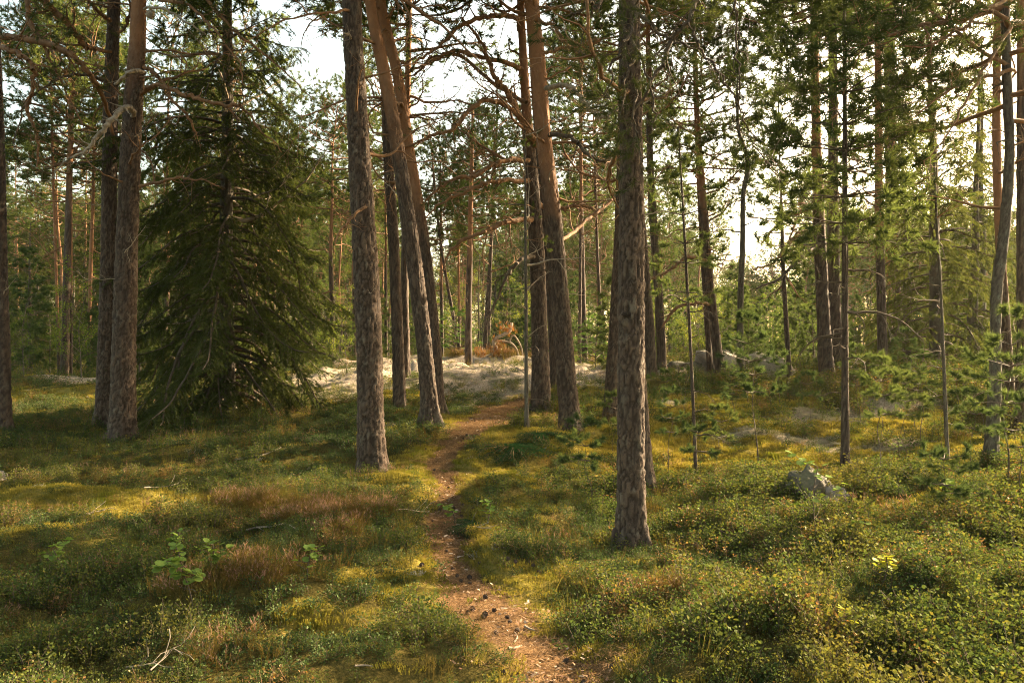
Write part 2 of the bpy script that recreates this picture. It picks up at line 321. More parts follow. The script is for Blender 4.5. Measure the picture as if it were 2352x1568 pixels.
# ------------------------------------------------------------------ the pines we can tell apart (photo pixels of a 2352 wide view, distance in metres)
# each: kind, distance, [(px, py, width px)...] from the foot upward, orange-from-height (m), height (m), label
HERO = [
 ('pine', 13.0, [(8, 985, 40), (5, 800, 32), (-2, 600, 28), (-8, 380, 26), (-25, 0, 24)], 9, 14, 'dark pine trunk cut by the left edge of the picture', 's'),
 ('pine', 14.0, [(238, 975, 44), (244, 800, 40), (248, 600, 36), (250, 300, 33), (258, 0, 28)], 8.5, 15, 'left one of the close pair of pines in front of the big spruce', 'l'),
 ('pine', 12.5, [(281, 1014, 66), (283, 900, 55), (287, 700, 52), (294, 500, 48), (303, 300, 44), (312, 150, 40), (319, 0, 36)], 6.2, 14, 'thick pine with a pale broken branch, right one of the pair beside the big spruce', 'l'),
 ('pine', 10.0, [(856, 1092, 72), (852, 950, 62), (848, 750, 60), (838, 550, 57), (828, 350, 52), (820, 200, 49), (812, 0, 44)], 7, 14, 'straight thick pine with scaly grey bark standing left of the path', 'l'),
 ('pine', 12.0, [(990, 970, 44), (975, 800, 38), (945, 560, 38), (915, 350, 35), (885, 180, 32), (850, 0, 28)], 4.5, 13, 'leaning pine with an orange upper trunk, front one of two leaning together beside the path', 'l'),
 ('pine', 13.0, [(1005, 945, 34), (1000, 800, 29), (975, 560, 28), (945, 370, 28), (915, 180, 28), (875, 0, 26)], 3.4, 13, 'leaning pine with a bright orange trunk behind the other leaning pine', 'l'),
 ('pine', 14.5, [(918, 940, 34), (914, 800, 29), (903, 550, 26), (893, 400, 25), (882, 200, 22), (875, 0, 20)], 6, 14, 'slim grey pine between the straight thick pine and the leaning pair', 'm'),
 ('pine', 19.0, [(932, 868, 24), (930, 750, 21), (930, 600, 19), (935, 300, 17), (940, 0, 15)], 5, 14, 'thin pine half hidden behind the slim grey pine left of the leaning pair', 'm'),
 ('pine', 14.0, [(1243, 942, 48), (1240, 800, 40), (1234, 600, 36), (1222, 420, 33), (1212, 300, 28), (1203, 150, 22), (1196, 0, 20)], 5, 13, 'old pine with many crooked bare limbs behind the path end', 'l'),
 ('pine', 17.0, [(1276, 892, 26), (1270, 750, 24), (1258, 600, 22), (1235, 300, 19), (1215, 0, 16)], 6, 15, 'dark pine trunk squeezed between the old crooked pine and the orange topped leaning pine', 'm'),
 ('pine', 12.5, [(1313, 988, 50), (1300, 850, 46), (1288, 700, 43), (1268, 480, 41), (1250, 320, 39), (1236, 150, 39), (1222, 0, 36)], 3.9, 12, 'leaning pine with orange flaking upper trunk right of the path end', 'l'),
 ('pine', 6.5, [(1452, 1275, 78), (1449, 1150, 68), (1448, 950, 65), (1448, 700, 64), (1448, 500, 60), (1446, 300, 56), (1440, 0, 50)], 7, 13, 'nearest thick pine with a knot hole and a sunlit right edge', 'l'),
 ('pine', 8.6, [(1488, 1140, 48), (1474, 1000, 40), (1466, 850, 36), (1456, 650, 33), (1448, 400, 30), (1440, 0, 28)], 7, 13, 'flared pine foot peeping out just right behind the nearest pine', 'm'),
 ('pine', 13.0, [(1400, 962, 36), (1406, 850, 31), (1414, 700, 28), (1424, 450, 25), (1430, 0, 22)], 6, 13, 'dark pine peeping out just left behind the nearest pine', 'm'),
 ('pine', 18.0, [(1496, 868, 30), (1490, 750, 26), (1478, 600, 24), (1465, 400, 22), (1455, 0, 18)], 6, 14, 'grey pine directly right of the nearest pine, leaning behind it', 'm'),
 ('pine', 19.0, [(1521, 850, 24), (1512, 680, 21), (1500, 520, 19), (1492, 380, 17), (1488, 180, 14), (1484, 0, 11)], 7, 14, 'dark slender pine second to the right of the nearest pine', 'm'),
 ('pine', 19.0, [(1660, 885, 26), (1645, 780, 23), (1630, 640, 21), (1618, 480, 19), (1612, 380, 15), (1605, 250, 10)], 4.5, 9.5, 'leaning pine in front of the grey boulder, trunk bending left', 'm'),
 ('pine', 19.6, [(1632, 850, 16), (1622, 700, 14), (1612, 520, 13), (1606, 400, 11), (1600, 260, 8)], 4.5, 8.5, 'thin pine twin stem left of the leaning pine at the boulder', 'm'),
 ('crooked', 18.0, [(1700, 868, 20), (1702, 700, 16), (1708, 560, 14), (1710, 450, 13), (1722, 370, 13), (1702, 300, 10), (1698, 220, 7), (1702, 120, 4)], 9, 9, 'thin crooked tree with a kinked top standing against the bright sky', 's'),
 ('pine', 18.5, [(1815, 885, 15), (1806, 740, 12), (1799, 600, 11), (1796, 480, 8), (1792, 360, 5)], 9, 7, 'thin dark bent tree between the stone slab and the big far pine', 's'),
 ('pine', 18.0, [(1903, 897, 44), (1896, 800, 33), (1890, 650, 29), (1885, 480, 27), (1882, 320, 24), (1880, 180, 22), (1880, 0, 18)], 4.2, 15, 'thick pine left behind the young whorled pine, reddish upper trunk', 'm'),
 ('pine', 22.0, [(1920, 868, 34), (1914, 700, 30), (1910, 500, 27), (1908, 300, 22), (1905, 0, 18)], 12, 15, 'greyish pine directly behind the young whorled pine', 'm'),
 ('young', 10.6, [(1941, 1062, 23), (1939, 900, 19), (1937, 700, 17), (1934, 450, 14), (1931, 200, 11), (1928, 0, 9)], 9, 8.2, 'young straight pine with level whorled branches right of the boulder', 'm'),
 ('pine', 17.0, [(2028, 850, 24), (2026, 650, 21), (2024, 450, 20), (2026, 250, 19), (2027, 90, 18), (2030, -100, 16)], 3.2, 13, 'orange barked pine right behind the young whorled pine', 'm'),
 ('pine', 26.0, [(2060, 850, 36), (2052, 650, 32), (2046, 450, 30), (2040, 250, 26), (2036, 0, 22)], 16, 17, 'far grey pine among the dark spruces on the right', 'm'),
 ('sparse', 10.5, [(2178, 1080, 13), (2172, 900, 10), (2166, 700, 9), (2158, 520, 8), (2152, 330, 6)], 9, 5.0, 'thin young tree with bare dead twigs in front of the dark spruce', 's'),
 ('crooked', 9.5, [(2272, 1062, 38), (2288, 900, 34), (2292, 760, 30), (2298, 650, 32), (2318, 520, 30), (2332, 350, 28), (2330, 200, 27), (2328, 0, 25)], 14, 12, 'dark bent tree trunk with lichen at the right edge of the picture', 'm'),
 ('pine', 13.5, [(2318, 930, 30), (2312, 750, 25), (2302, 500, 22), (2300, 300, 21), (2308, 0, 19)], 2.6, 13, 'orange pine standing behind the dark bent trunk at the right edge', 'm'),
 ('pine', 13.0, [(2345, 1000, 30), (2350, 800, 26), (2352, 500, 24), (2356, 0, 20)], 6, 13, 'pine cut by the right edge of the picture', 's'),
 ('sparse', 12.0, [(1210, 985, 14), (1209, 850, 11), (1208, 650, 10), (1207, 480, 8), (1206, 380, 5)], 14, 4.6, 'thin dark lichen covered stem in front of the old crooked pine', 's'),
 ('young', 10.8, [(1600, 1105, 11), (1592, 900, 10), (1583, 700, 9), (1572, 480, 8), (1562, 300, 6)], 6, 4.8, 'tall thin young pine right of the nearest pine', 's'),
 # farther trunks one can still pick out
 ('pine', 25.0, [(148, 872, 20), (150, 700, 18), (152, 500, 16), (155, 300, 14), (158, 100, 12)], 6, 13, 'grey far pine, thickest of the small group in front of the left background', 'm'),
 ('pine', 25.5, [(137, 870, 9), (133, 700, 8), (129, 500, 8), (125, 300, 7)], 2.0, 12, 'thin orange far pine, left one of the small group in the left background', 'm'),
 ('pine', 25.2, [(163, 868, 8), (164, 700, 8), (165, 500, 7), (166, 300, 6)], 3.0, 12, 'thin sunlit far pine, right one of the small group in the left background', 'm'),
 ('pine', 27.0, [(203, 866, 9), (208, 650, 10), (215, 450, 9), (220, 250, 8)], 2.0, 12, 'bright orange far pine just left of the pair of near pines', 'm'),
 ('pine', 25.0, [(1076, 852, 20), (1076, 750, 17), (1079, 600, 15), (1081, 480, 13), (1084, 380, 10), (1086, 250, 6)], 3.5, 8, 'pine standing alone on the lichen covered rock', 's'),
 ('pine', 29.0, [(1112, 832, 13), (1120, 700, 11), (1128, 560, 9), (1140, 300, 7)], 6, 10, 'right leaning pine behind the lichen rock, beside a rust coloured fallen top', 'm'),
 ('pine', 28.5, [(1122, 828, 7), (1126, 650, 7), (1132, 450, 6)], 5, 9, 'very thin dark pine behind the right end of the lichen rock', 'm'),
 ('pine', 30.0, [(1062, 842, 9), (1040, 720, 9), (1022, 620, 8), (1005, 500, 7)], 7, 9, 'left leaning grey stem behind the lichen rock', 's'),
 ('pine', 31.0, [(1055, 840, 8), (1054, 650, 7), (1052, 450, 6)], 2, 8, 'thin sunlit pine behind the lichen rock, left of the lone pine', 'm'),
 ('pine', 31.0, [(1016, 836, 9), (1014, 650, 8), (1012, 450, 7)], 3, 8, 'thin pine behind the left part of the lichen rock', 'm'),
 ('pine', 27.0, [(1330, 850, 10), (1332, 700, 9), (1334, 500, 8)], 5, 12, 'slim dark pine behind the orange topped leaning pine', 'm'),
 ('pine', 30.0, [(1345, 840, 15), (1340, 700, 13), (1336, 500, 11)], 8, 13, 'grey far pine between the leaning pine and the nearest pine', 'm'),
 ('pine', 30.0, [(1383, 838, 11), (1378, 700, 9), (1372, 560, 8)], 8, 12, 'pale sided far pine just left of the nearest pine', 'm'),
]

# ------------------------------------------------------------------ ground height
PATH_PX = [(1330, 1640, 215), (1290, 1568, 205), (1240, 1500, 185), (1165, 1430, 170), (1085, 1350, 145), (1035, 1280, 108), (1025, 1220, 110), (1030, 1150, 85), (1022, 1100, 75),
           (1012, 1060, 62), (1035, 1020, 74), (1072, 988, 88), (1115, 958, 100), (1160, 936, 104), (1225, 915, 76)]
ctrl = []
for h in HERO:
    p = P(h[2][0][0], h[2][0][1], h[1]); ctrl.append(p)
for X in (-4, -1.5, 1.5, 4): ctrl += [np.array([X, 3.6, 0.0])]
for X in (-5, -2, 0, 2.2, 5): ctrl += [np.array([X, 6.0, -0.02 if X < 1 else 0.04])]
ctrl += [P(400, 1180, 7.4), P(100, 1180, 7.4), P(1040, 1150, 8.0), P(1010, 1060, 10.2), P(1120, 955, 14.5), P(700, 1010, 12.3), P(600, 1080, 9.6),
         P(950, 850, 21), P(1150, 870, 19), P(1000, 825, 26), P(1180, 822, 27), P(1340, 835, 27), P(1360, 890, 18.5), P(800, 860, 21), P(820, 830, 27),
         P(100, 885, 21), P(20, 890, 20), P(60, 860, 30), P(400, 850, 28), P(600, 860, 24),
         P(1700, 990, 13.2), P(1850, 1010, 12.5), P(1850, 1130, 8.3), P(2100, 1000, 12.5), P(2300, 1200, 7), P(2300, 1000, 12), P(1600, 900, 17.5), P(1780, 885, 19), P(2100, 880, 20), P(1580, 845, 24)]
for a in range(0, 360, 20):
    for r_, z_ in ((48, 0.75), (110, 0.9), (260, 0.9)):
        x_, y_ = r_*math.sin(math.radians(a)), r_*math.cos(math.radians(a))
        ctrl.append(np.array([x_, y_, z_ if y_ > 20 else 0.2]))
for X in (-9, 0, 9): ctrl += [np.array([X, -4.0, 0.0]), np.array([X*1.6, -14.0, 0.1])]
ctrl = np.array(ctrl); 
_d = np.hypot(ctrl[:, None, 0]-ctrl[None, :, 0], ctrl[:, None, 1]-ctrl[None, :, 1])
_K = -np.sqrt(_d**2+1.5**2); n_ = len(ctrl)
_A = np.zeros((n_+1, n_+1)); _A[:n_, :n_] = _K-np.eye(n_)*0.0+np.eye(n_)*(-0.25)*-1; _A[:n_, n_] = 1; _A[n_, :n_] = 1
_w = np.linalg.solve(_A, np.concatenate([ctrl[:, 2], [0]]))
def H0(x, y):
    x = np.asarray(x, float); y = np.asarray(y, float); out = np.full(x.shape, _w[-1])
    for i in range(n_): out = out-_w[i]*np.sqrt((x-ctrl[i, 0])**2+(y-ctrl[i, 1])**2+2.25)
    return out
def ray0(px, py, Hf=None, y0=2.5, y1=70):
    Ys = np.exp(np.linspace(math.log(y0), math.log(y1), 500)); X = (px-CX)/FPX*Ys; Z = CAM_H-(py-CY)/FPX*Ys
    hh = (Hf or H0)(X, Ys); k = np.nonzero(Z < hh)[0]
    i = k[0] if len(k) else len(Ys)-1
    return X[i], Ys[i]
path_w = []
for px, py, wd in PATH_PX:
    x_, y_ = ray0(px, py); path_w.append((x_, y_, wd/FPX*y_/2))
path_w = np.array(path_w)
pp = catmull(path_w, 90)
def path_d(x, y):
    best = np.full(np.shape(x), 9.0)
    for i in range(len(pp)):
        best = np.minimum(best, np.hypot(x-pp[i, 0], y-pp[i, 1])/pp[i, 2])
    return best
def blobs(lst):
    out = []
    for px, py, rx, ry, s in lst:
        x_, y_ = ray0(px, py); out.append((x_, y_, rx, ry, s))
    return out
# hummocks: px, py, radius x, radius y, height
HUM = blobs([(1262, 1022, 0.45, 0.38, 0.20), (1165, 1150, 0.42, 0.38, 0.22), (1275, 925, 0.35, 0.3, 0.28), (935, 1110, 0.32, 0.35, 0.12), (855, 1100, 0.5, 0.45, 0.09),
             (1010, 955, 0.3, 0.3, 0.12), (1230, 950, 0.45, 0.4, 0.10), (1312, 990, 0.45, 0.4, 0.10), (1370, 905, 0.7, 0.3, 0.18), (1450, 1290, 0.4, 0.35, 0.07), (281, 1020, 0.6, 0.5, 0.10),
             (1000, 885, 2.2, 0.9, 0.10), (1150, 880, 1.6, 0.9, 0.12), (1130, 828, 1.6, 1.0, 0.16), (560, 1400, 0.6, 0.3, 0.12), (1640, 1390, 0.6, 0.4, 0.13), (1860, 1480, 0.5, 0.35, 0.12),
             (1700, 1230, 0.7, 0.5, 0.12), (2100, 1400, 0.6, 0.4, 0.10), (120, 885, 2.4, 1.4, 0.22), (1120, 1500, 0.25, 0.2, 0.05), (900, 1520, 0.6, 0.3, 0.08), (2150, 1150, 0.9, 0.5, 0.08)])
def H(x, y):
    x = np.asarray(x, float); y = np.asarray(y, float)
    z = H0(x, y)
    d = path_d(x, y); pm = sstep(1.8, 0.7, d)
    near = sstep(70, 25, np.hypot(x, y))
    amp = (0.22*near)*(1-pm*0.9)
    z = z+(fbm(x*0.8, y*0.8, 3, 5)-0.5)*amp*1.6+(fbm(x*2.3, y*2.3, 9, 3)-0.5)*0.19*near*(1-pm*0.9)+np.abs(fbm(x*9, y*9, 15, 2)-0.5)*0.05*near*(1-pm)
    z = z-0.045*pm
    kn = np.exp(-((x+1.0)/6.5)**4-((y-22.0)/4.6)**4); z = z+kn*(0.16-np.abs(fbm(x*.75+y*.3, y*1.5, 61, 4)-.5)*1.1)
    for hx, hy, rx, ry, s in HUM:
        z = z+s*np.exp(-(((x-hx)/rx)**2+((y-hy)/ry)**2))
    return z
# the floor meets every tree foot where the tree stands
_ft = np.array([P(h_[2][0][0], h_[2][0][1], h_[1]) for h_ in HERO if h_[1] < 20]); _Hraw = H
_res = _ft[:, 2]-.03-_Hraw(_ft[:, 0], _ft[:, 1])
_kk = np.exp(-(((_ft[:, None, 0]-_ft[None, :, 0])**2+(_ft[:, None, 1]-_ft[None, :, 1])**2)/.9**2)); _cc = np.linalg.solve(_kk+np.eye(len(_ft))*.25, _res)
print('foot residual', np.abs(_res).max())
def H(x, y):
    z = _Hraw(x, y); x = np.asarray(x, float); y = np.asarray(y, float)
    for i in range(len(_ft)): z = z+_cc[i]*np.exp(-((x-_ft[i, 0])**2+(y-_ft[i, 1])**2)/.9**2)
    return z
def Hs(x, y): return float(H(np.array([x]), np.array([y]))[0])
def G(px, py):
    x_, y_ = ray0(px, py, H); return x_, y_, Hs(x_, y_)

MOSS = blobs([(120, 1150, 1.5, .45, 1), (330, 1170, 1.0, .3, 1), (60, 1230, .7, .3, .9), (480, 1190, .6, .25, .8), (930, 1105, .5, .5, 1), (880, 1360, .45, .25, 1), (760, 1440, .4, .2, .9), (1000, 1330, .3, .3, .8),
              (1262, 1020, .65, .5, 1.5), (1170, 1130, .6, .5, 1.5), (1100, 1080, .5, .6, .8), (1275, 900, .5, .4, 1.3), (1010, 955, .7, .5, 1.1), (1060, 965, .5, .4, .9), (960, 1060, .5, .5, .8), (1370, 905, 1.2, .5, .9),
              (1330, 1000, .5, .4, .8), (2050, 1060, 1.6, .8, 1.1), (1960, 985, 1.8, 1.0, .9), (1500, 1010, 1.2, .8, .9), (1750, 1040, 1.3, .8, .9), (2220, 1010, 1.5, 1.2, .9), (1650, 940, 1.4, 1.2, .8), (2020, 1170, .7, .3, .9), (860, 1000, .7, .6, .4), (1190, 1350, .2, .4, .5), (1090, 1380, .4, .15, .6),
              (900, 920, 1.0, .8, .5), (1400, 1080, .8, .5, .6), (60, 910, 2, 1.2, .8), (1880, 1080, .6, .3, .5), (250, 1260, .4, .15, .6), (660, 1240, .4, .15, .3), (1230, 1180, .3, .3, .5)])
LICH = blobs([(960, 860, 3.0, 3.0, 1.2), (1150, 862, 3.6, 3.2, 1.2), (1080, 835, 4.5, 3.0, 1.1), (1370, 862, 2.2, 2.2, 1.1), (1250, 850, 2.5, 2.5, 1.0), (1020, 885, 2, .9, .8), (180, 885, 1.2, .9, .7),
              (910, 965, .55, .5, .8), (1900, 955, 1.4, .8, .6), (2050, 930, 1.4, .8, .6), (1800, 1005, 1.2, .35, .62), (2000, 1020, 1.0, .3, .7), (1580, 845, 2.0, 1.5, .8), (2270, 1130, .8, .3, .45), (1900, 1130, .4, .3, .9), (1520, 930, .6, .5, .7)])
HEAT = blobs([(620, 1190, .8, .28, .8), (740, 1220, .5, .32, .8), (860, 1180, .3, .3, .7), (500, 1180, .4, .25, .6), (560, 1400, .45, .17, 1.2), (450, 1420, .25, .15, 1), (800, 1250, .25, .3, .9), (1520, 1385, .22, .15, 1), (1620, 1130, .5, .3, .6),
              (1130, 826, 1.8, .8, 1), (1340, 838, 1.0, .8, .8), (820, 1205, .3, .3, .8), (1700, 1470, .3, .12, .7), (700, 1340, .3, .15, .5), (480, 1530, .3, .12, .6), (1500, 1180, .3, .2, .6)])
def bl(lst, x, y):
    v = np.zeros(np.shape(x))
    for hx, hy, rx, ry, s in lst: v = np.maximum(v, s*np.exp(-(((x-hx)/rx)**2+((y-hy)/ry)**2)*0.8))
    return v
def cover(x, y):
    n1 = fbm(x*1.1, y*1.1, 21, 4); n2 = fbm(x*3.3+5, y*3.3, 33, 3); n3 = fbm(x*.7, y*.7, 44, 3)
    pd = path_d(x, y)+(n2-.5)*1.0+(fbm(x*9, y*9, 77, 2)-.5)*.4
    path = sstep(1.12, 0.78, pd)
    lich = sstep(0.34, 0.54, bl(LICH, x, y)+(n1-.5)*0.55+(n2-.5)*.35)
    moss = sstep(0.38, 0.58, bl(MOSS, x, y)*1.1+(n1-.5)*0.9+(n2-.5)*.5+0.16+.27*sstep(2.8, 1.1, pd))*(1-lich)
    heat = sstep(0.40, 0.55, bl(HEAT, x, y)+(n2-.5)*0.4)*(1-path)
    edge = sstep(2.2, 1.0, pd)
    return path, moss*(1-path*.85), lich*(1-path), heat, edge, n1, n2, n3

def sym(a, n, k): t = np.linspace(-1, 1, n); return a*np.sinh(k*t)/np.sinh(k)
gx = sym(200.0, 440, 6.2); t = np.linspace(0, 1, 460); 
gy = 3.2+np.where(t < 0.16, -(np.exp((0.16-t)/0.16*3.6)-1)/(math.exp(3.6)-1)*60, (np.exp((t-0.16)/0.84*5.4)-1)/(math.exp(5.4)-1)*260)
XX, YY = np.meshgrid(gx, gy); ZZ = H(XX, YY)
far = sstep(60, 90, np.hypot(XX, YY)); 
ga = Acc(); ny, nx = XX.shape
idx = np.arange(nx*ny).reshape(ny, nx)
F = np.stack([idx[:-1, :-1], idx[:-1, 1:], idx[1:, 1:], idx[1:, :-1]], axis=-1).reshape(-1, 4)
cp, cm, cl, ch, ce, _, _, _ = cover(XX, YY)
ga.add(np.stack([XX, YY, ZZ], -1).reshape(-1, 3), F, 0, path=cp, moss=np.maximum(cm, 0.25), lichen=cl)
tag(link('ground', ga.mesh('ground', [M['ground']])), 'mossy forest floor with a worn needle covered footpath', kind='structure')

# ------------------------------------------------------------------ leaf templates
def tuft(n, L, W, spread, seed, shoot=0.05):
    r = np.random.default_rng(seed); T = np.zeros((n, 3, 3))
    for i in range(n):
        a = r.uniform(0, 2*math.pi); s = r.uniform(*spread); z0 = r.uniform(-shoot, shoot*0.6)
        d = np.array([math.cos(a)*math.sin(s), math.sin(a)*math.sin(s), math.cos(s)]); l = L*r.uniform(.75, 1.15)
        side = np.cross(d, [math.sin(a*3+1), math.cos(a*2), .3]); side /= np.linalg.norm(side)
        b = np.array([0, 0, z0]); T[i] = [b-side*W/2, b+side*W/2, b+d*l]
    return T
TUFT_FAR = [tuft(16, 0.125, 0.014, (0.35, 1.35), s, 0.09) for s in range(4)]
TUFT_MID = [tuft(24, 0.085, 0.0075, (0.35, 1.2), s, 0.07) for s in range(4)]
TUFT_NEAR = [tuft(40, 0.062, 0.0032, (0.3, 1.1), s, 0.06) for s in range(4)]
def leafq(l, w_, fold=0.15):
    return np.array([[0, 0, 0], [w_/2, fold*l*.5, l*.45], [0, 0, l], [-w_/2, fold*l*.5, l*.45]])
def leafcluster(n, l, w_, rad, seed, up=(0.5, 1.4)):
    r = np.random.default_rng(seed); T = np.zeros((n, 4, 3)); q = leafq(l, w_)
    for i in range(n):
        a = r.uniform(0, 2*math.pi); s = r.uniform(*up)
        m = Matrix.Rotation(a, 3, 'Z') @ Matrix.Rotation(s, 3, 'X') @ Matrix.Rotation(r.uniform(-1, 1), 3, 'Z')
        T[i] = (np.array(m) @ (q*r.uniform(.6, 1.2)).T).T+r.normal(0, rad, 3)
    return T
LEAF_FAR = [leafcluster(7, 0.045, 0.035, 0.06, s) for s in range(4)]

# ------------------------------------------------------------------ branch growth
def nrm(v):
    l = math.sqrt(v[0]*v[0]+v[1]*v[1]+v[2]*v[2]) or 1; return (v[0]/l, v[1]/l, v[2]/l)
def perp(d, r):
    v = (r.gauss(0, 1), r.gauss(0, 1), r.gauss(0, 1)); k = v[0]*d[0]+v[1]*d[1]+v[2]*d[2]
    return nrm((v[0]-k*d[0], v[1]-k*d[1], v[2]-k*d[2]))
def grow(r, p, d, L, rad, lvl, q, segs, tips):
    n = max(3, int(L/q['step'][lvl])); sl = L/n; rr = rad; start = q['start'][lvl]
    flat = q.get('flat', 1.0)
    for i in range(n):
        t = i/n; wg = q['wig'][lvl]; b = q['up'][lvl]+q.get('tipup', 0)*t
        d = nrm((d[0]+r.gauss(0, wg), d[1]+r.gauss(0, wg), (d[2]+r.gauss(0, wg)*flat)+b*sl))
        e = (p[0]+d[0]*sl, p[1]+d[1]*sl, p[2]+d[2]*sl); r2 = max(rad*(1-(i+1)/n*0.85), q['rmin'])
        segs.append((p, e, rr, r2)); rr = r2; p = e
        if lvl < q['lv']:
            if t >= start and r.random() < q['pc'][lvl]:
                s = perp(d, r); s = nrm((s[0], s[1], s[2]*flat)); m = r.uniform(.55, 1.1)
                cd = nrm((d[0]+s[0]*m*1.3, d[1]+s[1]*m*1.3, d[2]+s[2]*m*1.3))
                grow(r, p, cd, L*r.uniform(*q['cl'][lvl])*(1-0.45*t), rr*0.6, lvl+1, q, segs, tips)
        elif t > q.get('tipfrom', 0.3) and r.random() < q.get('tipp', .8): tips.append((p, d))
    tips.append((p, d))

DEADQ = dict(lv=2, step=(.12, .09, .07), start=(.15, .1, 0), wig=(.20, .26, .3), up=(0.05, 0, -.1), pc=(.7, .55, 0), cl=((.3, .6), (.25, .5)), rmin=.0022, tipfrom=2)
LIVEQ = dict(lv=2, step=(.16, .11, .09), start=(.25, .12, 0), wig=(.16, .18, .2), up=(.15, .25, .3), pc=(.95, .85, 0), cl=((.32, .55), (.28, .5)), rmin=.004, flat=.6, tipfrom=0, tipp=1.0)
NEARQ = dict(lv=2, step=(.10, .08, .06), start=(.15, .1, 0), wig=(.15, .2, .2), up=(-.1, .1, .3), pc=(.75, .7, 0), cl=((.3, .5), (.3, .5)), rmin=.0018, flat=.7, tipfrom=.2, tipp=.8)

def pine_crown_mesh(seed, Hc, Rr, nl, keep=1.0, lo_dead=True):
    """crown of a pine, origin at its lowest limb, trunk axis z"""
    r = random.Random(seed); acc = Acc(); segs = []; tips = []
    for i in range(nl):
        t = (i+r.random())/nl; z = Hc*t*.95; a = i*2.4+r.uniform(-.5, .5)
        prof = math.sin(math.pi*min(1, (0.18+t*.82)))**.6 if t > .1 else .75
        L = Rr*prof*r.uniform(.65, 1.15)+.25; ev = -0.1+0.9*t**1.5+r.uniform(-.15, .2)
        d = nrm((math.cos(a), math.sin(a), ev))
        grow(r, (0, 0, z), d, L, .012+.012*L, 0, LIVEQ, segs, tips)
    segs_to(acc, segs, 4, 0)
    r2 = np.random.default_rng(seed); tp = np.array([t[0] for t in tips]); td = np.array([t[1] for t in tips])
    k = r2.random(len(tp)) < keep; tp, td = tp[k], td[k]
    td[:, 2] += .35
    scatter(acc, TUFT_FAR, tp, td, r2.uniform(.8, 1.25, len(tp)), 1, seed=seed)
    return acc.mesh('pine_crown', [M['branch'], M['needle']]), len(tp)

def dead_branch_mesh(seed, L, mat):
    r = random.Random(seed); acc = Acc(); segs = []; tips = []
    grow(r, (0, 0, 0), (1, 0, r.uniform(-.1, .35)), L, .011+.009*L, 0, DEADQ, segs, tips)
    segs_to(acc, segs, 4, 0)
    return acc.mesh('bare_branch', [mat])
def live_branch_mesh(seed, L, tm, nm, q=NEARQ, size=1.0):
    r = random.Random(seed); acc = Acc(); segs = []; tips = []
    grow(r, (0, 0, 0), (1, 0, .1), L, .008+.008*L, 0, q, segs, tips)
    segs_to(acc, segs, 4, 0); r2 = np.random.default_rng(seed)
    td = np.array([t[1] for t in tips]); td[:, 2] += .3
    scatter(acc, tm, [t[0] for t in tips], td, r2.uniform(.8, 1.2, len(tips))*size, 1, seed=seed)
    return acc.mesh('needled_branch', [M['branch'], nm])

CROWNS = []
for s in range(5):
    me, k = pine_crown_mesh(100+s, [5.5, 6.5, 4.8, 7.0, 5.2][s], [2.1, 2.4, 2.3, 2.2, 1.8][s], [34, 40, 32, 44, 34][s])
    CROWNS.append((me, [5.5, 6.5, 4.8, 7.0, 5.2][s])); print('crown', s, k, len(me.polygons))
DEADB = [dead_branch_mesh(200+s, L, M['branch']) for s, L in enumerate((1.0, 1.4, 1.8, 2.2, 1.2, 1.6))]
DEADW = [dead_branch_mesh(230+s, L, M['dead_wood']) for s, L in enumerate((.7, 1.0, 1.4))]
DEADD = [dead_branch_mesh(250+s, L, M['dark_twig']) for s, L in enumerate((.5, .7, 1.0))]
LIVEB = [live_branch_mesh(300+s, L, TUFT_MID, M['needle']) for s, L in enumerate((1.0, 1.4, 1.8, 1.3))]
for m_ in LIVEB: print('live', len(m_.polygons))

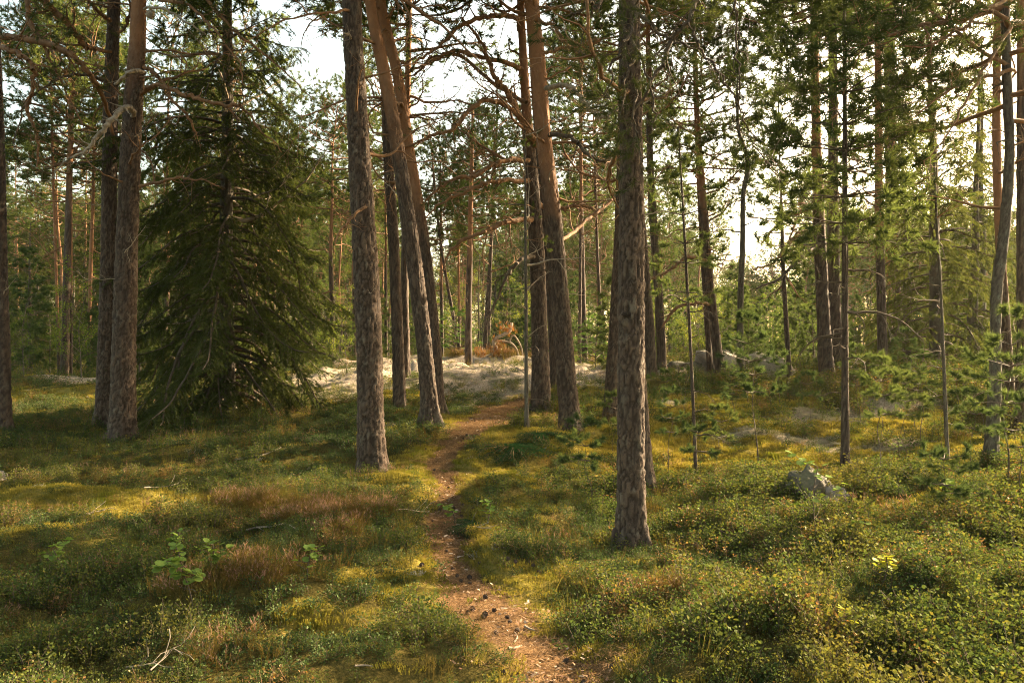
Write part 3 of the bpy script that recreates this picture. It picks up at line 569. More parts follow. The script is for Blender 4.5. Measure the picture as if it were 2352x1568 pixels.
# ------------------------------------------------------------------ trunks
def trunk_mesh(name, pts, rad, n_side, step, orange_z, seed, mat, amp=1.0, base_z=0.0, flare=0.35):
    """pts local (foot at origin); plates of bark raised by a cell pattern"""
    pts = np.asarray(pts); L = np.linalg.norm(pts[-1]-pts[0]); n = max(8, int(L/step))
    c = catmull(pts, n); rr = catmull(np.asarray(rad)[:, None], n)[:, 0]
    rr = np.maximum(rr, .004)
    T = np.gradient(c, axis=0); A, B, _ = frames(T)
    A = np.tile(np.array([[1., 0, 0]]), (n, 1)); A = A-T*(np.sum(A*T, 1)/np.sum(T*T, 1))[:, None]; A /= np.linalg.norm(A, axis=1, keepdims=True)
    B = np.cross(T/np.linalg.norm(T, axis=1, keepdims=True), A)
    th = np.arange(n_side)*2*math.pi/n_side; z = c[:, 2]
    TH, Zg = np.meshgrid(th, z); RR = np.repeat(rr[:, None], n_side, 1)
    per = max(5, int(round(2*math.pi*rr[:max(2, n//3)].mean()/0.045)))
    u = TH/(2*math.pi)*per; v = Zg/0.135
    wx = fbm(u*.7, v*.9, seed+3, 2)-.5
    wy = fbm(u*1.1+40, v*1.6, seed+13, 3)-.5
    f1, f2, cid = worley(u+wy*1.0, v+wx*2.4, per, seed)
    e = sstep(0.0, 0.34, f2-f1+(fbm(u*2.2, v*1.7, seed+5, 2)-.5)*.25); plate = e*(0.6+0.4*cid)
    fine = fbm(u*3, v*2.2, seed+8, 3)-.5
    up = sstep(orange_z-0.9, orange_z+0.9, Zg+(vnoise(TH*1.3, Zg*.8, seed)-.5)*1.0)
    rough = (1-up*.5)*np.clip(RR/0.12, .25, 1.3)*amp
    fl = 1+flare*np.exp(-np.maximum(Zg, 0)/0.17)*(0.6+.5*np.sin(TH*4+seed)+.3*np.sin(TH*7+seed*2))
    lump = 1+(fbm(TH*1.1+3, Zg*1.3, seed+20, 2)-.5)*.14
    rad_ = RR*fl*lump+plate*0.022*rough+fine*.012*rough-.008
    V = c[:, None, :]+A[:, None, :]*(np.cos(TH)*rad_)[..., None]+B[:, None, :]*(np.sin(TH)*rad_)[..., None]
    i0 = (np.arange(n-1)*n_side)[:, None]; k = np.arange(n_side); k2 = (k+1) % n_side
    F = np.stack([i0+k, i0+k2, i0+n_side+k2, i0+n_side+k], 2).reshape(-1, 4)
    acc = Acc(); acc.add(V.reshape(-1, 3), F, 0, plate=np.where(up > .5, 1.0, .08+.92*e*(.6+.4*cid)), upper=up)
    acc.add([c[-1]], np.zeros((0, 3), int), 0)
    return acc.mesh(name, [mat]), c, rr

def add_branches(root, c, rr, z0, z1, n, pool, r, sc=(0.7, 1.2), name='branch', tilt=(-.25, .35), azr=None):
    zs = c[:, 2]
    for i in range(n):
        z = z0+(z1-z0)*(i+r.random())/n; k = int(np.argmin(np.abs(zs-z))); 
        o = link(name, r.choice(pool), root)
        a = r.uniform(0, 2*math.pi) if azr is None else r.uniform(*azr)
        o.location = Vector(c[k])+Vector((math.cos(a), math.sin(a), 0))*rr[k]*.7
        s = r.uniform(*sc); o.scale = (s, s, s)
        o.rotation_euler = (r.uniform(-1.2, 1.2), -r.uniform(*tilt), a)

def pine_whorls(seed, c, rr, zlo, zhi, Lmax, spacing=.33, tm=TUFT_MID, nm=None, per=6):
    """level whorled branches of a young pine, one mesh for the crown"""
    r = random.Random(seed); acc = Acc(); segs = []; tips = []; z = zlo
    q = dict(LIVEQ); q['up'] = (.05, .1, .2); q['step'] = (.11, .09, .08); q['wig'] = (.07, .1, .12); q['rmin'] = .0025; q['flat'] = .5
    while z < zhi:
        t = (z-zlo)/(zhi-zlo); k = int(np.argmin(np.abs(c[:, 2]-z))); a0 = r.uniform(0, 6.28)
        L = Lmax*(0.75+.5*t if t < .4 else 1.25*(1-t)+.2)
        for j in range(per):
            a = a0+j*2*math.pi/per+r.uniform(-.2, .2)
            grow(r, tuple(c[k]), nrm((math.cos(a), math.sin(a), .05+.5*t)), L*r.uniform(.7, 1.15), .006+.006*L, 0, q, segs, tips)
        z += spacing*r.uniform(.8, 1.2)
    segs_to(acc, segs, 4, 0); r2 = np.random.default_rng(seed); td = np.array([x[1] for x in tips]); td[:, 2] += .25
    scatter(acc, tm, [x[0] for x in tips], td, r2.uniform(.8, 1.15, len(tips)), 1, seed=seed)
    return acc.mesh('whorled_crown', [M['dark_twig'], nm or M['needle']])

HERO_OBJ = []
for hi, (kind, Y, pts, oz, ht, label, lod) in enumerate(HERO):
    r = random.Random(500+hi)
    w3 = [P(a, b, Y) for a, b, c_ in pts]; rd = [c_/FPX*Y/2*(.9 if hi != 26 else .78) for a, b, c_ in pts]
    foot = w3[0].copy(); foot[2] = Hs(foot[0], foot[1])
    loc = [p_-foot for p_ in w3]; loc[0] = np.array([0, 0, -.12])
    # trunks lean a little in depth too
    dy = r.uniform(-.03, .03)
    for p_ in loc: p_[1] += max(0, p_[2])*dy
    top = loc[-1]; dirn = loc[-1]-loc[-2]; dirn = dirn/np.linalg.norm(dirn); 
    if top[2] < ht:
        rem = ht-top[2]; dirn[:2] *= .6
        n_ex = 3
        for k in range(1, n_ex+1):
            loc.append(top+np.array([dirn[0]/max(dirn[2], .4), dirn[1]/max(dirn[2], .4), 1])*rem*k/n_ex); rd.append(rd[len(pts)-1]*(1-k/n_ex)**.8+.012)
    root = empty({'pine': 'pine_tree', 'young': 'young_pine', 'crooked': 'crooked_tree', 'sparse': 'thin_tree'}[kind], foot, label=label, cat='tree', group='trees in the forest')
    near = lod == 'l'
    # extent seen: fine rings low, coarse above is not needed, keep one step
    step = {'l': .036, 'm': .06, 's': .07}[lod]*(1 if Y < 16 else 1.5); ns = {'l': 56, 'm': 32, 's': 20}[lod]
    if Y > 22: ns, step = 14, .12
    bm = M['grey_bark'] if kind in ('crooked', 'sparse') else M['pine_bark']
    me, c, rr = trunk_mesh('trunk', loc, rd, ns, step, oz, 10*hi, bm, amp=1.0, flare=.6 if lod == 'l' else .35)
    link('trunk', me, root)
    HERO_OBJ.append((root, c, rr))
    zt = c[-1][2]
    if kind == 'pine':
        cm_, ch_ = CROWNS[(hi*2+1) % 5]
        s = min(1.25, (ht*.48)/ch_); zc = zt-ch_*s*.97; k = int(np.argmin(np.abs(c[:, 2]-zc)))
        o = link('crown', cm_, root, c[k]); o.scale = (s, s, s); o.rotation_euler = (0, 0, r.uniform(0, 6.28))
        nb = {'l': 9, 'm': 7, 's': 5}[lod]
        add_branches(root, c, rr, max(2.2, zt*.28), zc+.3, nb, DEADB, r, (.6, 1.2))
        add_branches(root, c, rr, max(1.2, zt*.12), zt*.35, 3, DEADW+DEADD, r, (.3, .7))
    elif kind == 'young':
        big = Y < 10.7
        if big:
            cme = pine_whorls(901, c, rr, 2.9, zt, 1.35, .36, TUFT_FAR, M['needle_young'], 6); link('crown', cme, root)
            add_branches(root, c, rr, 1.4, 3.1, 16, DEADD, r, (.6, 1.3), tilt=(-.2, .1))
            add_branches(root, c, rr, .3, 1.4, 8, DEADD, r, (.2, .5), tilt=(-.2, .1))
        else:
            cme = pine_whorls(902, c, rr, 2.6, zt, .62, .34, TUFT_MID, M['needle_young'], 4); link('crown', cme, root)
            add_branches(root, c, rr, .6, 2.8, 10, DEADD, r, (.3, .7))
    elif kind == 'crooked':
        if Y > 12:
            add_branches(root, c, rr, 3, zt, 16, DEADD, r, (.6, 1.3)); 
        else:
            add_branches(root, c, rr, 3, 6.5, 8, DEADB+DEADD, r, (.6, 1.2))
            cm_, ch_ = CROWNS[2]; o = link('crown', cm_, root, c[int(len(c)*.55)])
    else:
        add_branches(root, c, rr, .5, zt, 22, DEADD+DEADW, r, (.3, .8))
        add_branches(root, c, rr, zt*.6, zt, 5, LIVEB[:1], r, (.4, .6))
        
# ------------------------------------------------------------------ limbs drawn after the photograph (pixels, distance), with their side twigs
LIMBS = [ # hero index, material, tufts?, twig length, [(px, py, dist, width px)...]
 (0, 'branch', .25, .8, [(-70, 95, 12.6, 18), (0, 84, 12.4, 16), (70, 92, 12.2, 15), (140, 113, 12.1, 14), (190, 150, 12.2, 12), (226, 202, 12.6, 11), (250, 262, 13.2, 9), (262, 330, 13.6, 7)]),
 (0, 'branch', .35, .7, [(-60, 95, 12.4, 13), (0, 108, 12, 12), (48, 128, 11.8, 11), (70, 150, 11.8, 10), (75, 200, 11.9, 9), (62, 250, 12, 8), (82, 310, 12.1, 6), (86, 380, 12.2, 4)]),
 (0, 'branch', .5, .8, [(-30, -120, 12.8, 13), (20, -60, 12.6, 12), (62, 0, 12.4, 11), (66, 45, 12.3, 10), (95, 90, 12.2, 8), (112, 130, 12.2, 6), (150, 210, 12.3, 4), (190, 290, 12.4, 3)]),
 (1, 'branch', .5, .9, [(254, 120, 13.9, 7), (200, 108, 13.4, 12), (180, 85, 13.2, 13), (150, 48, 13, 14), (120, 20, 12.9, 14), (88, -10, 12.8, 14), (50, -50, 12.7, 12)]),
 (1, 'branch', .5, .8, [(256, 50, 14, 10), (235, 35, 13.6, 9), (205, 5, 13.2, 8), (180, -30, 13, 6)]),
 (1, 'dark_twig', .3, .7, [(250, 190, 13.9, 8), (180, 170, 13.5, 6), (120, 190, 13.2, 5), (60, 240, 13, 4), (30, 330, 12.9, 3)]),
 (2, 'dead_wood', 0, .5, [(306, 268, 12.4, 8), (303, 254, 12.0, 12), (290, 246, 11.8, 13), (262, 268, 11.6, 12), (236, 298, 11.5, 11), (210, 332, 11.5, 9), (186, 352, 11.5, 7), (150, 370, 11.6, 4), (110, 420, 11.7, 3)]),
 (2, 'branch', .1, .5, [(330, 205, 12.4, 8), (352, 196, 12.1, 9), (380, 200, 11.9, 9), (425, 218, 11.8, 9), (470, 230, 11.8, 8), (512, 242, 11.8, 8), (548, 242, 11.9, 7), (566, 258, 12, 6), (600, 300, 12.1, 4), (650, 350, 12.2, 2)]),
 (2, 'branch', .15, .6, [(330, 155, 12.5, 9), (350, 165, 12.4, 9), (372, 190, 12.3, 8), (395, 228, 12.2, 7), (430, 265, 12.2, 6), (450, 310, 12.3, 4)]),
 (2, 'branch', .3, .6, [(336, -10, 12.5, 10), (375, 2, 12.2, 8), (430, 12, 12, 7), (470, 45, 11.9, 6), (505, 85, 11.8, 5), (545, 140, 11.8, 4), (560, 200, 11.8, 2)]),
 (2, 'dead_wood', 0, .5, [(332, 20, 12.3, 6), (372, 20, 12.1, 6), (420, 45, 11.9, 5), (470, 80, 11.9, 3)]),
 (2, 'dead_wood', 0, .3, [(335, 168, 12.3, 10), (310, 163, 12, 10), (290, 172, 11.9, 9), (262, 195, 12, 5)]),
 (2, 'branch', .4, .8, [(320, -90, 12.5, 12), (400, -60, 12.1, 10), (460, -15, 12, 9), (510, 40, 12, 8), (560, 90, 12, 6), (640, 150, 12.1, 4), (720, 230, 12.2, 2)]),
 (2, 'branch', 0, .5, [(320, 428, 12.3, 8), (360, 420, 12.2, 7), (400, 410, 12, 6), (450, 412, 12, 4), (500, 428, 12, 3)]),
 (8, 'branch', .25, .9, [(1232, 335, 14, 15), (1205, 285, 13.7, 15), (1180, 245, 13.6, 14), (1160, 205, 13.5, 12), (1138, 180, 13.4, 11), (1122, 140, 13.3, 10), (1100, 90, 13.2, 7), (1060, 40, 13, 5)]),
 (8, 'branch', .15, .8, [(1190, 262, 13.6, 11), (1150, 238, 13.3, 11), (1110, 232, 13, 11), (1072, 260, 12.9, 10), (1040, 296, 12.8, 9), (990, 312, 12.8, 7), (940, 335, 12.8, 5), (890, 360, 12.9, 3)]),
 (8, 'branch', .2, .8, [(1212, 368, 13.8, 12), (1170, 366, 13.4, 11), (1130, 380, 13.2, 10), (1090, 402, 13.1, 9), (1050, 408, 13, 8), (1010, 432, 13, 6), (970, 470, 13, 4)]),
 (8, 'branch', .2, .8, [(1214, 415, 13.8, 12), (1160, 415, 13.3, 10), (1110, 420, 13, 9), (1060, 445, 12.9, 7), (1010, 470, 12.8, 5), (980, 500, 12.8, 3)]),
 (8, 'branch', .1, .9, [(1222, 505, 13.8, 13), (1180, 508, 13.4, 12), (1140, 520, 13.2, 11), (1100, 535, 13, 9), (1050, 560, 13, 7), (1020, 600, 13, 4)]),
 (8, 'branch', .3, .9, [(1200, 42, 13.8, 13), (1150, 36, 13.4, 12), (1100, 42, 13.1, 11), (1055, 62, 13, 9), (1010, 105, 12.9, 7), (960, 140, 12.8, 5), (920, 190, 12.8, 3)]),
 (8, 'branch', .3, .9, [(1202, 160, 13.8, 12), (1150, 142, 13.5, 11), (1095, 130, 13.3, 10), (1040, 118, 13.2, 9), (1000, 138, 13.1, 8), (950, 160, 13, 5), (900, 190, 13, 3)]),
 (8, 'branch', .2, .8, [(1208, 235, 13.7, 10), (1130, 190, 14.5, 9), (1060, 130, 15, 8), (1000, 130, 15.2, 7), (950, 175, 15.3, 5)]),
 (8, 'dark_twig', .1, .8, [(1225, 590, 13.8, 11), (1190, 600, 13.4, 9), (1160, 640, 13.3, 7), (1140, 690, 13.3, 5), (1120, 730, 13.2, 3)]),
 (8, 'branch', .2, .8, [(1230, 470, 14.3, 12), (1280, 480, 14.6, 10), (1330, 470, 14.7, 8), (1380, 490, 14.8, 6)]),
 (10, 'dead_wood', .0, .6, [(1252, 205, 12.4, 11), (1285, 196, 12.1, 11), (1315, 205, 12, 10), (1340, 232, 11.9, 10), (1362, 260, 11.8, 9), (1385, 270, 11.8, 8), (1412, 256, 11.8, 6), (1440, 230, 12, 4)]),
 (10, 'dark_twig', .3, .8, [(1262, 308, 12.4, 11), (1300, 312, 12.1, 10), (1330, 330, 12, 9), (1350, 355, 11.9, 8), (1380, 372, 11.9, 7), (1420, 372, 12, 5)]),
 (10, 'branch', .3, .9, [(1240, 125, 12.5, 9), (1290, 112, 12.8, 8), (1340, 105, 13, 7), (1390, 85, 13.2, 5), (1450, 60, 13.4, 3)]),
 (10, 'branch', .3, .8, [(1226, 45, 12.4, 9), (1270, 60, 12.1, 8), (1300, 100, 12, 6), (1340, 150, 11.9, 4), (1360, 210, 11.9, 3)]),
 (10, 'branch', .2, .9, [(1282, 560, 12.6, 8), (1330, 520, 13.5, 9), (1380, 480, 14, 8), (1420, 450, 14.3, 7)]),
 (11, 'dark_twig', .8, .9, [(1440, -120, 6.6, 20), (1520, -90, 6.3, 16), (1600, -30, 6.1, 13), (1588, 30, 6.0, 11), (1545, 95, 6.0, 9), (1510, 160, 6.0, 8), (1470, 235, 6.0, 6), (1440, 300, 6.0, 4)]),
 (11, 'dark_twig', .35, .8, [(1590, 30, 6.0, 8), (1602, 90, 5.9, 6), (1625, 130, 5.9, 5), (1665, 190, 5.9, 5), (1700, 250, 5.9, 4), (1730, 320, 6, 3), (1800, 420, 6, 2)]),
 (11, 'dark_twig', .8, .7, [(1440, -40, 6.4, 12), (1400, -30, 6.1, 9), (1370, 20, 6, 7), (1345, 70, 6, 5), (1330, 120, 6, 3)]),
 (11, 'dark_twig', .9, .6, [(1460, 20, 6.3, 10), (1500, 60, 6.1, 8), (1540, 90, 6, 6), (1600, 110, 6, 3)]),
 (11, 'dark_twig', .9, .6, [(1470, 100, 6.3, 8), (1440, 170, 6.0, 6), (1430, 240, 6.0, 5), (1450, 320, 6.05, 3)]),
 (11, 'dark_twig', .5, .7, [(1600, -60, 6, 9), (1680, -10, 5.9, 7), (1690, 60, 5.9, 5), (1695, 150, 5.9, 4), (1700, 240, 5.9, 3)]),
 (11, 'dark_twig', .95, .6, [(1470, 20, 6.3, 9), (1440, 90, 6.0, 7), (1410, 150, 5.9, 5), (1395, 230, 5.9, 3)]),
 (11, 'dark_twig', .95, .6, [(1430, 60, 6.3, 8), (1470, 130, 6.0, 6), (1500, 220, 5.9, 5), (1510, 300, 5.9, 3)]),
 (11, 'dark_twig', .95, .5, [(1470, 180, 6.3, 7), (1455, 250, 6.0, 5), (1470, 330, 5.95, 4), (1480, 380, 5.95, 2)]),
 (11, 'dark_twig', .95, .6, [(1440, -80, 6.3, 9), (1380, -20, 6.0, 7), (1340, 20, 5.9, 5), (1300, 40, 5.9, 3)]),
 (16, 'branch', .1, .6, [(1625, 600, 19, 8), (1580, 590, 18.7, 8), (1540, 620, 18.6, 7), (1500, 640, 18.5, 5)]),
 (16, 'branch', .1, .6, [(1632, 700, 19, 8), (1600, 695, 18.6, 8), (1550, 710, 18.5, 7), (1522, 750, 18.5, 5)]),
 (3, 'branch', 0, .4, [(845, 470, 9.9, 8), (820, 490, 9.6, 7), (790, 520, 9.5, 6), (770, 560, 9.5, 3)]),
 (3, 'dead_wood', 0, .2, [(812, 100, 9.9, 6), (800, 85, 9.7, 5), (790, 75, 9.6, 3)]),
 (20, 'dark_twig', .1, 1.0, [(1885, 560, 18, 8), (1840, 590, 17.5, 8), (1790, 640, 17.3, 7), (1740, 660, 17.2, 4)]),
 (20, 'branch', .1, 1.2, [(1884, 520, 18, 9), (1830, 540, 17.5, 8), (1780, 600, 17.3, 6), (1730, 620, 17.2, 4)]),
 (21, 'branch', .3, 1.2, [(1910, 440, 22, 10), (1860, 480, 21.5, 9), (1800, 500, 21.3, 7), (1750, 560, 21.2, 4)]),
 (26, 'branch', .6, 1.0, [(2325, 60, 9.5, 9), (2280, 130, 9.2, 8), (2230, 210, 9, 6), (2180, 300, 8.9, 4), (2120, 380, 8.9, 2)]),
 (26, 'branch', .9, 1.0, [(2325, 0, 9.5, 10), (2270, 20, 9.1, 8), (2210, 60, 8.9, 7), (2150, 100, 8.8, 5), (2080, 110, 8.8, 3)]),
 (26, 'branch', .9, .9, [(2325, 160, 9.6, 9), (2260, 180, 9.4, 8), (2190, 200, 9.3, 6), (2110, 260, 9.2, 4)]),
]
for li, (hi, mt, tf, tl, pts) in enumerate(LIMBS):
    r = random.Random(700+li); root, _, _ = HERO_OBJ[hi]; o0 = np.array(root.location)
    w3 = [P(a, b, y_)-o0 for a, b, y_, c_ in pts]; rd = [c_/FPX*y_/2 for a, b, y_, c_ in pts]
    n = len(pts)*5; c = catmull(w3, n); rr = catmull(np.array(rd)[:, None], n)[:, 0]
    jit = np.array([[r.gauss(0, .012) for _ in range(3)] for _ in range(n)]); c = c+jit
    segs = [(tuple(c[i]), tuple(c[i+1]), rr[i], rr[i+1]) for i in range(n-1)]
    acc = Acc(); segs_to(acc, segs, 7, 0)
    tw = []; tips = []
    q = dict(DEADQ if tf < .6 else NEARQ); q['rmin'] = .002; q['tipfrom'] = .4
    for i in range(n//5, n, 1):
        if r.random() < .62:
            d = nrm(tuple(c[i]-c[i-1])); s = perp(d, r); m = r.uniform(.6, 1.4)
            grow(r, tuple(c[i]), nrm((d[0]+s[0]*m, d[1]+s[1]*m, d[2]+s[2]*m)), tl*r.uniform(.35, 1.0)*(1-.4*i/n), rr[i]*.45, 1 if tl < .7 else (0 if r.random() < .35 else 1), q, tw, tips)
    segs_to(acc, tw, 3, 0)
    if tf > 0:
        k = [t for t in tips if r.random() < tf]
        if k:
            td = np.array([t[1] for t in k]); td[:, 2] += .25; near = pts[0][2] < 8
            scatter(acc, TUFT_NEAR if near else TUFT_MID, [t[0] for t in k], td, np.random.default_rng(li).uniform(.85, 1.2, len(k)), 1, seed=li)
    link('branch', acc.mesh('limb', [M[mt], M['needle_near']]), root)

# round stub on the left pair, knot hole on the nearest pine
for hi, (px, py, Y_), sc, mt in ((2, (345, 34, 12.25), (.07, .06, .075), 'dead_wood'), (11, (1437, 742, 6.375), (.030, .02, .038), 'dark_twig'), (11, (1440, 722, 6.37), (.045, .02, .02), 'pine_bark')):
    import bmesh
    bm = bmesh.new(); bmesh.ops.create_icosphere(bm, subdivisions=3, radius=1)
    for v in bm.verts: v.co *= 1+.12*math.sin(v.co.x*5+v.co.z*7); v.co = Vector((v.co.x*sc[0], v.co.y*sc[1], v.co.z*sc[2]))
    me = bpy.data.meshes.new('knot'); bm.to_mesh(me); bm.free(); me.materials.append(M[mt]); link('knot', me, HERO_OBJ[hi][0], P(px, py, Y_)-np.array(HERO_OBJ[hi][0].location))

# ------------------------------------------------------------------ spruces
def spruce_mesh(seed, Ht, Rb, nbr, z0=.4, blen=.045, bw=.009, dens=1.0, mats=None, droop=1.0, bare=.25, thin=99, nn=10, lv=.25):
    """spruce crown: drooping boughs, hanging side sprays, rows of needles"""
    r = random.Random(seed); acc = Acc(); segs = []; sp = []; sd_ = []; ss = []
    for i in range(nbr):
        t = ((i+r.random())/nbr)**1.0; z = z0+(Ht-z0)*t
        if z > thin and r.random() < .72: continue
        a = i*2.39996+r.uniform(-.4, .4)
        L = Rb*(1-t)**.75*r.uniform(1-lv, 1+lv*.8)+.15; n = max(5, int(L/.10)); p = (0, 0, z)
        d = (math.cos(a), math.sin(a), .25*(1-droop*.3)+.5*t)
        rr = .010+.010*L
        for j in range(n):
            u = j/n; d = nrm((d[0]+r.gauss(0, .06), d[1]+r.gauss(0, .06), d[2]+r.gauss(0, .05)-.13*droop*(1-u)*(1-t*.6)+(.10*u if u > .6 else 0)))
            e = (p[0]+d[0]*L/n, p[1]+d[1]*L/n, p[2]+d[2]*L/n); r2 = max(.003, rr*(1-.75*(j+1)/n))
            segs.append((p, e, rr*(1-.75*j/n), r2)); p = e
            if u > bare:
                for sgn in (-1, 1):
                    if r.random() < .85*dens:
                        side = (-d[1]*sgn, d[0]*sgn, 0); l2 = (.16+.42*math.sin(math.pi*min(1, u*.9+.08)))*min(1, L*.8)*r.uniform(.6, 1.2)
                        q = p; dd = nrm((d[0]*.7+side[0]*.8+r.gauss(0, .15), d[1]*.7+side[1]*.8+r.gauss(0, .15), -.25*droop+r.gauss(0, .15))); m = max(2, int(l2/.075))
                        for k in range(m):
                            dd = nrm((dd[0]+r.gauss(0, .08), dd[1]+r.gauss(0, .08), dd[2]-.17*droop)); q2 = (q[0]+dd[0]*l2/m, q[1]+dd[1]*l2/m, q[2]+dd[2]*l2/m)
                            segs.append((q, q2, .0028, .002)); sp.append(q2); sd_.append(dd); ss.append(1.0)
                            if r.random() < .5*dens:
                                s3 = perp(dd, r); e3 = nrm((dd[0]*.8+s3[0], dd[1]*.8+s3[1], dd[2]*.8+s3[2]*.4-.35*droop)); l3 = r.uniform(.05, .14)
                                q3 = (q2[0]+e3[0]*l3, q2[1]+e3[1]*l3, q2[2]+e3[2]*l3); sp.append(q3); sd_.append(e3); ss.append(.85)
                            q = q2
    segs_to(acc, segs, 3, 0)
    T = []
    for s in range(4):
        rr_ = np.random.default_rng(s); t_ = np.zeros((nn, 3, 3))
        for i in range(nn):
            z = -i*.0095; a = rr_.uniform(-.5, .5)+(0 if i % 2 else math.pi); b = rr_.uniform(.5, .9)
            dv = np.array([math.cos(a)*math.sin(b), math.sin(a)*math.sin(b), math.cos(b)]); bb = np.array([0, 0, z])
            sv = np.cross(dv, [0, 1, .2]); sv /= np.linalg.norm(sv)
            t_[i] = [bb-sv*bw/2, bb+sv*bw/2, bb+dv*blen*rr_.uniform(.7, 1.2)]
        T.append(t_)
    scatter(acc, T, sp, sd_, np.array(ss), 1, seed=seed)
    print('spruce', seed, len(sp))
    return acc.mesh('spruce_crown', mats or [M['dark_twig'], M['spruce']])

def tree_trunk_simple(Ht, r0, seed, oz, mat, n_side=12, bend=.15, step=.15):
    r = random.Random(seed); pts = [np.array([0, 0, -.15])]; x = y = 0
    for k in range(1, 6):
        x += r.gauss(0, bend); y += r.gauss(0, bend); pts.append(np.array([x, y, Ht*k/5]))
    rd = [r0*(1-k/5*.85) for k in range(6)]
    return trunk_mesh('trunk', pts, rd, n_side, step, oz, seed, mat, flare=.25)

# the big dark spruce left of the centre
fx, fy, fz = P(520, 985, 15.2); fz = Hs(fx, fy)
root = empty('spruce_tree', (fx, fy, fz), label='big dark drooping spruce between the left pair of pines and the straight thick pine', cat='tree', group='trees in the forest')
pts = [P(a, b, 15.2)-np.array([fx, fy, fz]) for a, b in ((521, 800), (520, 500), (523, 200), (522, 0), (522, -350))]
me, c, rr = trunk_mesh('trunk', [np.array([0, 0, -.1])]+pts, [.17, .135, .115, .095, .08, .03], 28, .06, 99, 77, M['grey_bark']); link('trunk', me, root)
big = spruce_mesh(41, 13.5, 2.6, 330, .25, .06, .0125, 1.1, bare=.12, thin=5.8, nn=8, droop=1.0, lv=.55)
o = link('crown', big, root)
add_branches(root, c, rr, .4, 8, 40, DEADD+DEADW, random.Random(5), (.9, 1.9), tilt=(-.6, .1))

SPR = [spruce_mesh(60+s, h_, r_, n_, .3, .06, .014, .8, bare=.15) for s, (h_, r_, n_) in enumerate(((9, 1.9, 95), (12, 2.1, 110), (5, 1.2, 60)))]
SPRH = [9, 12, 5]
SPR_T = [tree_trunk_simple(h_, .06+.011*h_, 31+i, 99, M['grey_bark'], 10, .05, .3)[0] for i, h_ in enumerate(SPRH)]
PINE_T = []
for s in range(5):
    me, c, rr = tree_trunk_simple(14, .15, 41+s, [3, 5, 4, 6, 3.5][s], M['pine_bark'], 12, .12+.05*s, .18); PINE_T.append((me, c, rr))

def leafy_mesh(seed, Ht, R0, n, mat, z0=.6, leafs=LEAF_FAR):
    r = random.Random(seed); acc = Acc(); segs = []; tips = []
    q = dict(lv=2, step=(.16, .12, .1), start=(.2, .1, 0), wig=(.14, .2, .2), up=(.3, .2, 0), pc=(.8, .75, 0), cl=((.35, .55), (.3, .5)), rmin=.003, tipfrom=.1, tipp=.9)
    for i in range(n):
        t = (i+r.random())/n; a = i*2.4; L = R0*(1-.6*t)*r.uniform(.6, 1.1)+.15
        grow(r, (0, 0, z0+(Ht-z0)*t), nrm((math.cos(a), math.sin(a), .5)), L, .006+.006*L, 0, q, segs, tips)
    segs_to(acc, segs, 3, 0); r2 = np.random.default_rng(seed)
    scatter(acc, leafs, [x[0] for x in tips], [x[1] for x in tips], r2.uniform(.7, 1.2, len(tips)), 1, seed=seed)
    print('leafy', len(tips)); return acc.mesh('leafy_crown', [M['dark_twig'], mat])
BIR = [leafy_mesh(80, 7, 1.5, 26, M['leaf'], 1.2), leafy_mesh(81, 3.2, 1.0, 18, M['leaf'], .3)]
BIR_T = [tree_trunk_simple(7.5, .05, 61, 99, M['grey_bark'], 8, .12, .3)[0], tree_trunk_simple(3.4, .022, 62, 99, M['grey_bark'], 6, .06, .3)[0]]

def put_tree(name, trunk, crown, loc, s, rz, label, group, crown_z=0, zs=None):
    root = empty(name, loc, rz, (s, s, s*(zs or 1)), label=label, cat='tree', group=group)
    link('trunk', trunk, root); o = link('crown', crown, root)
    o.location = (0, 0, crown_z) if not hasattr(crown_z, '__len__') else crown_z
    return root

# the dark spruces on the right
for px, py, Y, k, s, lb in ((2150, 870, 17.5, 0, .95, 'dark spruce right of the orange barked pine, its boughs reaching the ground'),
                            (2235, 880, 19.5, 0, .85, 'dark spruce right behind the other dark spruce'),
                            (2085, 860, 22, 0, .8, 'dark spruce directly behind the orange barked pine on the right'),
                            (2250, 870, 24, 1, .85, 'tall narrow spruce rising behind the dark spruces near the right edge'),
                            (70, 868, 27, 0, .6, 'dark spruce in the left background beside the left edge')):
    x_, y_, _ = P(px, py, Y); put_tree('spruce_tree', SPR_T[k], SPR[k], (x_, y_, Hs(x_, y_)-.05), s, px*.1, lb, 'trees in the forest')
sbm = spruce_mesh(70, 1.15, .55, 26, .05, .04, .010, 1.2, [M['dark_twig'], M['spruce_bright']], droop=.2)
stm = tree_trunk_simple(1.1, .018, 71, 99, M['grey_bark'], 6, .005, .2)[0]
x_, y_, _ = P(1368, 835, 22.5); put_tree('spruce_sapling', stm, sbm, (x_, y_, Hs(x_, y_)), 1.15, 0, 'small bright green spruce sapling on the rock left of the nearest pine', 'young trees on the forest floor')
x_, y_, _ = P(1045, 838, 27); put_tree('spruce_sapling', stm, sbm, (x_, y_, Hs(x_, y_)), 1.3, 1, 'small green spruce sapling at the back of the lichen rock left of the lone pine', 'young trees on the forest floor')

